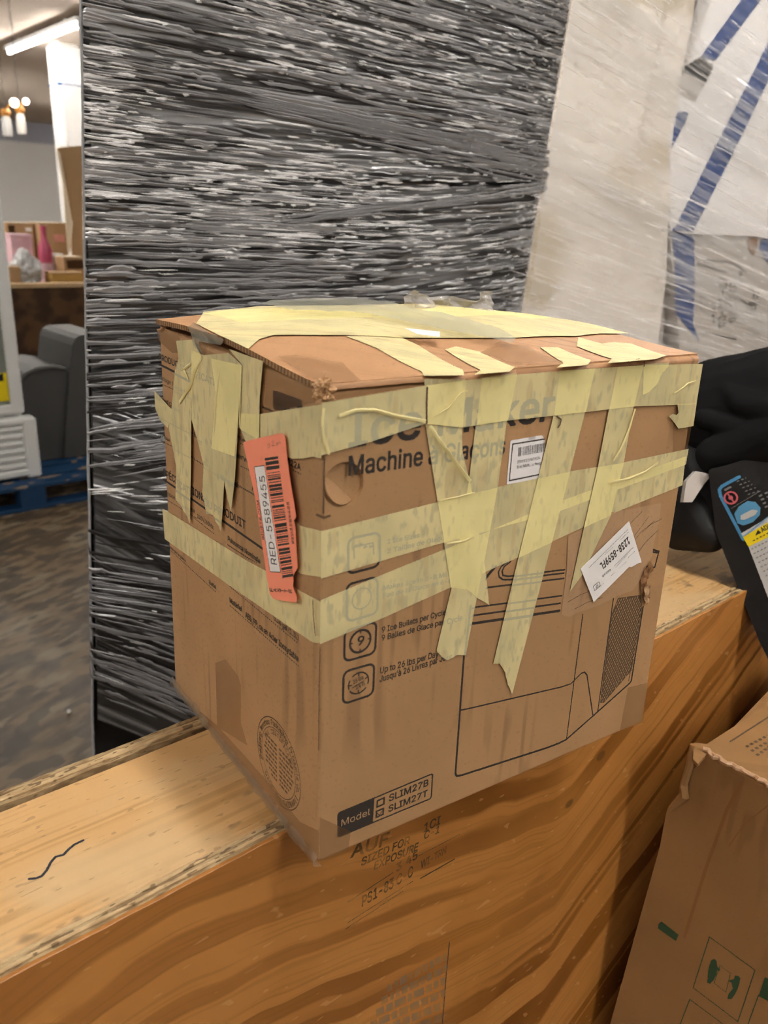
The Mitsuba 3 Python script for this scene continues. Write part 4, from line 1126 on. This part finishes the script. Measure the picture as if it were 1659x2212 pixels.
v_lo = PB.uv((1400, 750))[1]; v_hi = PB.uv((1400, 0))[1]
for n_, ls_, ws_, m_, dn in ((300, (.06, .42), (.0007, .0022), 'mat_wrinkle_clear', lambda u, v: np.clip(1.15 - (v - v_lo) / (v_hi - v_lo), .15, 1)), (420, (.012, .07), (.0009, .0024), 'mat_wrinkle_bright', lambda u, v: np.clip(nz(u, v, 5, 6, 14) * 1.6 - .35, .1, 1))):
    cs_ = sc_b(n_, dn); f_ = (cs_[:, 1] - v_lo) / (v_hi - v_lo)
    k = obj('film_wrinkles', wrinkles(PB, cs_, -np.tan(np.radians(13 + 8 * np.clip(f_, 0, 1))) + rng.normal(0, .03, n_), ls_[0] + (ls_[1] - ls_[0]) * rng.random(n_) ** 1.5, ws_[0] + (ws_[1] - ws_[0]) * rng.random(n_) ** 2, .0005 * np.ones(n_), .031), m_, load)
    labels[k] = {'kind': 'stuff', 'label': 'fine diagonal creases of the film over the white carton'}

# ------------------------------------------------------------------ black child seat on the half wall
seat = thing('child_car_seat', 'black child car seat with warning labels on the half wall right of the taped carton', 'car seat')
def pt(px, dist): v = ray(*px); return CAM + v / np.linalg.norm(v) * dist
n_ = -np.array([math.cos(math.radians(18)) * math.cos(.12), math.sin(math.radians(18)) * math.cos(.12), -.12]); n_ /= np.linalg.norm(n_)
eu = np.cross([0, 0, 1], n_); eu /= np.linalg.norm(eu); ev = np.cross(n_, eu)
KS = Face(pt((1590, 1090), 1.24), eu, ev)
if (KS.n @ n_) < 0: KS = Face(KS.o, -eu, ev)
def ksp(pxs, off=0.0): return KS.xyz(KS.pts(pxs), off)
sh = KS.sheet(Polygon(KS.pts([(1530, 1015), (1546, 1150), (1600, 1285), (1640, 1385), (1665, 1435), (1800, 1400), (1800, 930), (1570, 1005)])).buffer(-.004).buffer(.004), -.05, thick=.05)
obj('shell', sh, 'mat_black', seat, 30)
def ball(px, d, r): q = pt(px, d); return (*q, r)
cush = blob([[ball((1560, 905), 1.36, .085), ball((1760, 900), 1.34, .12), ball((1760, 980), 1.34, .08)], [ball((1525, 850), 1.36, .05), ball((1600, 812), 1.40, .03), ball((1690, 792), 1.40, .035), ball((1800, 800), 1.40, .06), ball((1760, 900), 1.36, .1)], [ball((1530, 960), 1.36, .05), ball((1620, 990), 1.34, .05), ball((1760, 980), 1.32, .06)], [ball((1545, 985), 1.27, .03), ball((1625, 972), 1.265, .036), ball((1740, 925), 1.25, .05)], [ball((1560, 832), 1.31, .016), ball((1600, 870), 1.26, .018), ball((1680, 905), 1.24, .022), ball((1780, 915), 1.22, .03)], [ball((1520, 905), 1.28, .014), ball((1600, 935), 1.25, .014), ball((1700, 945), 1.23, .02)]], .007, 9)
obj('padded_cover', wobble(cush, .006, 16, 3), 'mat_cloth', seat, True)
st_blob = blob([[ball((1490, 1080), 1.30, .03), ball((1470, 1140), 1.32, .035), ball((1530, 1150), 1.28, .03)], [ball((1460, 1105), 1.33, .025), ball((1560, 1060), 1.30, .03)], [ball((1500, 980), 1.34, .04), ball((1540, 1110), 1.30, .035)]], .008, 8)
obj('base', st_blob, 'mat_black', seat, True)
obj('buckle', cat(prism(np.array([pt(p, 1.255) for p in [(1476, 1040), (1500, 1018), (1540, 1025), (1520, 1045), (1490, 1085), (1468, 1085)]]), -FW * .012)), 'mat_white_board_dull', seat, label='pale buckle tongue under the cover')
o1, o2 = .001, .0018
bl = [KS.line([(1597, 1030), (1560, 1050), (1554, 1058), (1557, 1072), (1602, 1158), (1606, 1165)], .0045, o1), KS.line([(1606, 1160), (1659, 1118), (1720, 1080)], .003, o1)]
obj('label_border', cat(*bl), 'mat_blue_line', seat, label='light blue line round the label')
ov = KS.px([(1586, 1110), (1596, 1094), (1615, 1082), (1632, 1084), (1643, 1096), (1642, 1112), (1626, 1128), (1606, 1135), (1593, 1130)], o1)
obj('label_oval', ov, 'mat_blue_oval', seat)
obj('label_strip', cat(KS.px([(1600, 1113), (1625, 1100), (1638, 1102), (1632, 1112), (1610, 1122), (1600, 1122)], o2), KS.px([(1601, 1152), (1659, 1118), (1720, 1085), (1720, 1100), (1659, 1133), (1606, 1162)], o1)), 'mat_label_white', seat)
c0 = KS.uv((1579, 1075)); q = Point(c0).buffer(.0095)
obj('prohibition_mark', KS.sheet(q.difference(q.buffer(-.0025)).union(LineString([c0 + [-.006, .006], c0 + [.006, -.006]]).buffer(.0011)).union(Point(c0).buffer(.003)), o2), 'mat_label_red', seat, label='round red prohibition mark')
tx = []
for i in range(5): tx.append(KS.line([(1592 + i * 6, 1040 + i * 7), (1612 + i * 7, 1032 + i * 7)], .0014, o1, dash=.006))
tx.append(KS.line([(1580, 1098), (1643, 1060)], .0007, o1))
for i in range(4): tx.append(KS.line([(1640 + i * 4, 1072 + i * 8), (1665 + i * 4, 1060 + i * 8)], .0022, o1, dash=.008))
tx.append(KS.line([(1567, 1058), (1578, 1052)], .003, o1))
obj('label_text', cat(*tx), 'mat_label_grey', seat)
obj('warning_panel', KS.px([(1605, 1160), (1659, 1128), (1720, 1095), (1720, 1130), (1659, 1160), (1617, 1181)], o1 + .0004), 'mat_yellow', seat, label='yellow warning panel')
obj('warning_text', cat(KS.px([(1632, 1157), (1637, 1144), (1645, 1150)], o2), KS.text('ADVERTENCIA', (1647, 1149), (1722, 1108), (1644, 1139), o2, True), KS.line([(1627, 1168), (1680, 1140)], .0012, o2, dash=.005)), 'mat_ink', seat)
obj('instruction_panel', KS.px([(1617, 1181), (1659, 1160), (1720, 1130), (1720, 1420), (1659, 1290)], o1), 'mat_label_white', seat, label='white panel of small print')
tx = []
for i in range(14):
    x, y = 1623 + i * 5.2, 1186 + i * 9.6; tx.append(KS.line([(x, y), (x + 90, y - 45)], .0014, o2, dash=.0052))
obj('instruction_text', cat(*tx), 'mat_label_grey', seat)

# ------------------------------------------------------------------ carton with green print, lower right
zr = S(2.186, 1250, 1200)
XC = at_y((1500, 1606), -.072)
az = math.radians(-84)
dC = np.array([math.cos(az), math.sin(az), 0])
KC = Face(XC, dC, (0, 0, 1))
gc = thing('shipping_carton', 'brown carton with green handling symbols in front of the half wall at lower right', 'carton')
nrm = KC.n
deep = -nrm
poly = Polygon(np.vstack([KC.pts([(1524, 1634), (1496, 1665), (1470, 1712), (1440, 1752), (1425, 1830), (1318, 2212)]), [KC.uv((1300, 2290))], [[.62, -XC[2] + .002]], [[.62, 0]], KC.pts([(1659, 1703)])])).buffer(0)
b0 = KC.uv((1318, 2212))
poly = Polygon([tuple(KC.uv(p)) for p in [(1524, 1634), (1496, 1665), (1470, 1712), (1440, 1752), (1425, 1830), (1318, 2212)]] + [(b0[0] - .0, -XC[2] + .002), (.62, -XC[2] + .002), (.62, KC.uv((1659, 1703))[1] - .0), tuple(KC.uv((1659, 1703)))]).buffer(0)
obj('body', KC.sheet(poly, -.42, thick=.42), 'mat_kraft_far', gc)
# top flap folded back, torn along its front
zt_ = XC[2] - .004
TC = Face((0, 0, zt_), (1, 0, 0), (0, 1, 0))
obj('top_flap', TC.sheet(Polygon(TC.pts([(1499, 1604), (1527, 1607), (1600, 1560), (1680, 1500), (1760, 1560), (1760, 1755), (1659, 1702), (1590, 1662), (1526, 1630), (1508, 1650), (1497, 1640)])).buffer(0), -.004, thick=.004), 'mat_kraft_far', gc, label='top flap')
fr = TC.pts(densify([(1519, 1622), (1560, 1648), (1610, 1672), (1659, 1700), (1740, 1740)], 5, 2))
obj('torn_edge', wobble(tube(np.column_stack([fr, np.full(len(fr), zt_ + .003)]), .0032, 7), .0032, 260, 2), 'mat_kraft_pale', gc, label='frayed pale torn edge')
bent = np.array([KC.xyz(KC.pts([p]), .004)[0] for p in [(1499, 1605), (1494, 1650), (1480, 1690), (1481, 1715), (1449, 1745)]])
obj('bent_corner', wobble(tube(bent, np.array([.003, .005, .005, .006, .003]), 8), .003, 120, 4), 'mat_kraft_far', gc)
gi = []
gi.append(KC.px(zr([(378, 1738), (392, 1728), (472, 1790), (460, 1820), (375, 1760)]), .0004))
def gl(pts, w=.0011, closed=False): gi.append(KC.line(zr(pts), w, .0004, closed))
gl([(618, 1800), (833, 1957), (752, 2200), (541, 2040)], .0011, True)
gl([(525, 2095), (480, 2212), (470, 2240)]); gl([(525, 2095), (700, 2225)]); gl([(894, 2075), (850, 2075), (800, 2212)])
gi.append(KC.px(zr([(880, 1990), (910, 2005), (910, 2110), (850, 2080)]), .0004))
gl([(668, 1935), (718, 1972), (695, 2062), (640, 2018)], .0006, True)
for q in ([(640, 1903), (652, 1915), (655, 1940), (652, 1975), (640, 2000), (622, 2022), (608, 2015), (612, 1960), (618, 1935), (626, 1912)], [(738, 1982), (755, 1985), (764, 1995), (758, 2025), (745, 2060), (722, 2095), (703, 2092), (708, 2070), (728, 2045), (722, 2015), (708, 2008), (735, 1998)], [(650, 1938), (668, 1950), (665, 1962), (648, 1955)]):
    gi.append(KC.px(zr(q), .0004))
obj('green_print', cat(*gi), 'mat_green_ink', gc, label='dark green handling symbols')
bk = [TC.line(zr([a, b]), .0035, .0004, dash=.009) for a, b in (((790, 905), (894, 850)), ((815, 925), (894, 880)), ((840, 945), (900, 905)))]
bk.append(TC.line(zr([(715, 880), (894, 765), (960, 720)]), .002, .0004))
obj('flap_print', cat(*bk), 'mat_ink_soft', gc)
cz = [KC.line(zr([(768, 1075), (700, 1200), (600, 1480), (500, 1800)]), .004, .0003), KC.line(zr([(894, 1180), (780, 1270), (710, 1370)]), .0012, .0003)]
obj('fold_crease', cat(*cz), 'mat_kraft_dark' if 'mat_kraft_dark' in scene else plain('mat_kraft_dark', (.22, .095, .032), .7, .3), gc)

# ------------------------------------------------------------------ background on the left
# blue pallet
pal = thing('pallet', 'blue painted wooden pallet under the fridge on the floor', 'pallet')
for y in (3.78, 4.22, 4.66): obj('bottom_board', cbox(-.1, 1.55, y, y + .1, .001, .02, .002), 'mat_pallet', pal)
for x in (-.1, .92, 1.42):
    for y in (3.78, 4.22, 4.66): obj('block', cbox(x, x + .13, y, y + .1, .02, .10, .003), 'mat_pallet', pal)
for x in (-.1, .92, 1.42): obj('stringer', cbox(x, x + .13, 3.78, 4.76, .10, .116, .002), 'mat_pallet', pal)
for i in range(6): obj('deck_board', cbox(-.1, 1.55, 3.78 + i * .172, 3.78 + i * .172 + .125, .116, .135, .002), 'mat_pallet', pal)

# display fridge
fy = 3.93
fr_ = thing('display_fridge', 'white glass-door display fridge with a yellow energy sticker at the left edge', 'fridge')
xr = 1.035
obj('cabinet', cbox(xr - .56, xr, fy + .05, fy + .6, .30, 1.95, .01), 'mat_white_plastic', fr_)
obj('cabinet_foot', cbox(xr - .55, xr - .01, fy + .05, fy + .6, .136, .32, .01), 'mat_white_plastic', fr_)
dfk = cat(cbox(xr - .064, xr, fy, fy + .05, .485, 1.95, .008), cbox(xr - .56, xr - .5, fy, fy + .05, .485, 1.95, .008), cbox(xr - .56, xr, fy, fy + .05, .485, .535, .008), cbox(xr - .56, xr, fy, fy + .05, 1.88, 1.95, .008))
dk = obj('door', dfk, 'mat_white_plastic', fr_)
obj('glass_pane', cbox(xr - .505, xr - .06, fy + .012, fy + .02, .53, 1.89, .001), 'mat_glass_grey', dk)
sk = obj('energy_sticker', cbox(xr - .30, xr - .068, fy + .008, fy + .0115, .555, .70, .0005), 'mat_yellow', fr_, label='yellow energy sticker')
obj('sticker_arrow', prism([(xr - .17, fy + .0075, .66), (xr - .085, fy + .0075, .66), (xr - .085, fy + .0075, .70)], (0, -.0008, 0)), 'mat_black', sk)
gk = obj('grille', cat(cbox(xr - .03, xr + .045, fy - .03, fy + .05, .136, .465, .012), cbox(xr - .56, xr + .04, fy - .03, fy + .05, .43, .465, .01), cbox(xr - .56, xr + .04, fy - .03, fy + .05, .15, .19, .01), cbox(xr - .56, xr + .03, fy + .0, fy + .05, .18, .44, .004)), 'mat_white_plastic', fr_, label='louvred lower grille')
for i in range(6): obj('louvre', cbox(xr - .56, xr - .028, fy - .026, fy + .002, .200 + i * .04, .220 + i * .04, .005), 'mat_white_plastic', gk)

# grey moulded chair
ch = thing('armchair', 'dark grey moulded armchair on the blue pallet beside the fridge', 'armchair')
ay = 4.2
prof = np.array([(0, .14), (.27, .14), (.30, .30), (.30, .62), (.27, .655), (.20, .668), (.12, .665), (.06, .645), (.02, .60), (0, .5)])
arm = trimesh.creation.extrude_polygon(Polygon(prof).buffer(-.015).buffer(.015), .5, engine='earcut'); arm.apply_transform([[1, 0, 0, 1.09], [0, 0, 1, ay], [0, 1, 0, 0], [0, 0, 0, 1]])
obj('arm', arm, 'mat_grey_shell', ch, 35)
rim = np.column_stack([prof[4:10, 0] + 1.09, np.full(6, ay - .004), prof[4:10, 1]]); obj('arm_piping', tube(rim, .012, 8), 'mat_grey_shell_light', ch, True)
bk_ = Polygon([(1.30, .14), (1.62, .14), (1.62, .80), (1.60, .835), (1.46, .835), (1.425, .82), (1.405, .78), (1.37, .60)]).buffer(-.02).buffer(.02)
bm_ = trimesh.creation.extrude_polygon(bk_, .52, engine='earcut'); bm_.apply_transform([[1, 0, 0, 0], [0, 0, 1, ay - .02], [0, 1, 0, 0], [0, 0, 0, 1]])
obj('backrest', bm_, 'mat_grey_shell', ch, 35)
obj('seat', cbox(1.1, 1.40, ay + .02, ay + .48, .14, .42, .03), 'mat_grey_shell', ch)

# chipboard bin
bin_ = thing('storage_bin', 'dark chipboard storage bin with a pale top rail in the left background', 'bin')
obj('panel', slab(.6, 3.6, 6.0, 6.02, 0, .955), 'mat_osb', bin_)
obj('top_rail', cbox(.6, 3.6, 5.98, 6.07, .950, .985, .004), 'mat_rail', bin_)
obj('shelf', slab(.6, 3.6, 6.07, 7.4, .88, .90), 'mat_rail', bin_)
obj('panel', slab(.6, 3.6, 7.4, 7.42, 0, .955), 'mat_osb', bin_)
for x in (.6, 3.58): obj('end_panel', slab(x, x + .02, 6.02, 7.4, 0, .88), 'mat_osb', bin_)
plain('mat_pink', (.62, .42, .48), .5, .4); plain('mat_crimson', (.42, .06, .12), .35, .5); plain('mat_salmon', (.60, .28, .24), .4, .5); plain('mat_gold_card', (.42, .25, .07), .6, .3); plain('mat_tan', (.36, .23, .12), .7, .3); plain('mat_cream', (.72, .63, .48), .6, .3); plain('mat_silver', (.42, .42, .42), .2, .9); plain('mat_amber', (.55, .24, .05), .4, .4)
def span(x0, x1, y0, y1, Y):
    a, b = at_y((x0, y1), Y), at_y((x1, y0), Y); return a[0], b[0], a[2], b[2]
def goods(name, px, Y, dep, m_, label, ct, base=None, c_=.006):
    x0, x1, z0, z1 = span(*px, Y)
    return solo(name, cbox(x0, x1, Y, Y + dep, .901 if base is None else base, z1, c_), m_, label, ct)
def carton_parts(name, px, Y, dep, label, m_='mat_tan', extra=None):
    x0, x1, z0, z1 = span(*px, Y); k = thing(name, label, 'carton')
    obj('body', cbox(x0, x1, Y, Y + dep, .901, z1 - .012, .004), m_, k)
    obj('lid', cat(cbox(x0, (x0 + x1) / 2 - .002, Y, Y + dep, z1 - .0115, z1 - .006, .001), cbox((x0 + x1) / 2 + .002, x1, Y, Y + dep, z1 - .0115, z1 - .004, .001)), 'mat_cream', k)
    return k, (x0, x1, z0, z1)
k, b = carton_parts('storage_carton', (20, 72, 480, 560), 7.0, .3, 'open brown carton at the left end of the storage bin, behind the pale pink box')
obj('handle_hole', cbox(b[0] + .02, b[0] + .07, 6.996, 7.0, b[3] - .09, b[3] - .03, .001), 'mat_hollow', k); obj('paper_label', cbox(b[1] - .07, b[1] - .02, 6.996, 7.0, b[3] - .075, b[3] - .045, .001), 'mat_white', k)
k, b = carton_parts('storage_carton', (92, 142, 480, 560), 6.9, .3, 'brown carton with a red print behind the red bottle in the storage bin')
obj('red_print', cbox(b[0] + .11, b[1] - .02, 6.896, 6.9, b[3] - .16, b[3] - .10, .001), 'mat_salmon', k)
k, b = carton_parts('storage_carton', (141, 178, 553, 600), 6.45, .2, 'low brown carton at the right end of the storage bin beside the wrapped load')
obj('slot', cbox(b[0] + .02, b[1], 6.446, 6.45, b[3] - .10, b[3] - .03, .001), 'mat_hollow', k)
k = thing('pink_box', 'pale pink box in front of the open carton in the storage bin', 'box'); x0, x1, z0, z1 = span(26, 69, 506, 545, 6.6)
obj('body', cbox(x0, x1, 6.6, 6.8, .901, z1 - .03, .005), 'mat_pink', k); obj('lid', cbox(x0 - .003, x1 + .003, 6.597, 6.803, z1 - .03, z1, .005), 'mat_pink', k)
x0, x1, z0, z1 = span(24, 84, 541, 604, 6.25)
bg = trimesh.creation.icosphere(4, 1.0); bg.vertices *= [(x1 - x0) / 2, .12, (z1 - .901) / 2]; bg.vertices += [(x0 + x1) / 2, 6.25, (z1 + .901) / 2]; bg = wobble(bg, .045, 14, 4); bg.vertices[:, 2] = np.maximum(bg.vertices[:, 2], .902); bg.vertices[:, 1] = np.maximum(bg.vertices[:, 1], 6.085)
solo('plastic_bundle', bg, 'mat_silver', 'silvery bundle in crinkled plastic at the front of the storage bin', 'bundle')
goods('small_carton', (21, 44, 576, 606), 6.085, .06, 'mat_tan', 'small brown carton at the left front of the storage bin', 'carton')
x0, x1, z0, z1 = span(80, 110, 488, 606, 6.4); xm = (x0 + x1) / 2 + .01
k = thing('bottle', 'tall red bottle with a pink label standing at the rail of the storage bin', 'bottle')
obj('body', lathe([(0, .901), (.048, .901), (.052, .93), (.048, 1.08), (.052, 1.16), (.055, 1.20), (.040, 1.25), (.022, 1.29), (.020, z1 - .035), (0, z1 - .034)], (xm, 6.4, 0)), 'mat_crimson', k, 40)
obj('cap', lathe([(0, z1 - .036), (.023, z1 - .036), (.024, z1 - .004), (.02, z1), (0, z1)], (xm, 6.4, 0)), 'mat_crimson', k, 40)
obj('label', lathe([(.0535, .94), (.0530, 1.0), (.0505, 1.07), (.0515, 1.11)], (xm - .004, 6.399, 0)), 'mat_pink', k, 40)
k = thing('small_box', 'small silvery white box right of the red bottle in the storage bin', 'box'); x0, x1, z0, z1 = span(111, 136, 548, 590, 6.7)
obj('body', cbox(x0, x1, 6.7, 6.82, .901, z1 - .02, .005), 'mat_silver', k); obj('lid', cbox(x0 - .002, x1 + .002, 6.698, 6.822, z1 - .02, z1, .005), 'mat_white', k)
k = thing('flat_box', 'flat ochre box lying at the rail of the storage bin below the silvery white box', 'box'); x0, x1, z0, z1 = span(112, 178, 588, 606, 6.10)
obj('body', cbox(x0, x1, 6.1, 6.25, .901, z1 - .012, .004), 'mat_gold_card', k); obj('lid', cbox(x0 - .002, x1 + .002, 6.098, 6.252, z1 - .012, z1, .003), 'mat_tan', k)
# tall cardboard leaning
tb = thing('cardboard_sheet', 'tall brown cardboard sheet leaning beside the white column in the left background', 'cardboard')
q = [at_y(p, 6.75) for p in [(124, 322), (132, 318), (178, 315), (180, 560), (158, 560), (152, 470), (140, 400)]]
obj('board', prism(q, (0, .03, 0)), 'mat_tan', tb)
q = [at_y(p, 6.74) for p in [(122, 322), (130, 330), (142, 400), (155, 472), (158, 480), (152, 545), (147, 545), (142, 480), (136, 400)]]
obj('pale_edge', prism(q, (0, .009, 0)), 'mat_cream', tb)
obj('foot', cbox(q[5][0] + .02, q[5][0] + .12, 6.76, 6.775, .902, q[5][2], .002), 'mat_tan', tb)

# column
col = thing('column', 'white square column with a blue tape band in the left background', 'column')
xc = at_y((123, 150), 11.5)[0]
obj('shaft', cbox(xc, xc + .36, 11.5, 11.86, 0, CEILING, .05), 'mat_white', col, 30)
zz = at_y((150, 183), 11.5)[2]
obj('blue_band', cbox(xc - .004, xc + .364, 11.496, 11.864, zz - .018, zz + .018, .05), 'mat_blue_tape', col, 30)

# hanging lamps far back
scene_em = {'type': 'area', 'radiance': rgb((9, 8, 6))}
for i, (sx, s0, s1, bx, by) in enumerate(((17, 250, 294, 31, 222), (48, 244, 290, 56, 219))):
    a, b, g_ = (at_y(q_, 9 + .35 * i) for q_ in ((sx, s0), (sx, s1), (bx, by)))
    k = thing('pendant_lamp', ('left' if i == 0 else 'right') + ' of two white bottle-shaped pendant lamps with amber caps', 'lamp')
    hgt = a[2] - b[2]; r_ = .047
    obj('shade', lathe([(0, 0), (r_ * .9, 0), (r_, .02), (r_ * 1.02, hgt * .5), (r_ * .9, hgt * .85), (r_ * .55, hgt), (0, hgt)], b), 'mat_white', k, 40)
    obj('cap', lathe([(0, hgt * .98), (r_ * .8, hgt * .98), (r_ * 1.1, hgt * 1.12), (r_ * .8, hgt * 1.32), (0, hgt * 1.34)], b), 'mat_amber', k, 40)
    sp_ = trimesh.creation.icosphere(2, .042 if i == 0 else .032); sp_.apply_translation(g_); bk2 = obj('bulb', sp_, 'mat_white', k, True); scene[bk2]['emitter'] = dict(scene_em)
    obj('arm', tube([b + [0, 0, hgt * 1.2], (b + g_) / 2 + [0, 0, hgt * .75], g_], .008, 6), 'mat_amber', k)
    obj('cord', tube([b + [0, 0, hgt * 1.3], [b[0], b[1], CEILING]], .004, 6), 'mat_black', k)

# a scrap of white paper on the floor
p_ = at_z((150, 1541), 0); sc = trimesh.creation.icosphere(2, .007); sc = wobble(sc, .003, 150, 1); sc.vertices += [p_[0], p_[1], .006]
solo('paper_scrap', sc, 'mat_white', 'tiny white scrap lying on the worn floor left of the wrapped load', 'scrap')

for k_ in [k_ for k_ in labels if k_ not in scene and not any(s_.startswith(k_ + '__') for s_ in scene)]: del labels[k_]
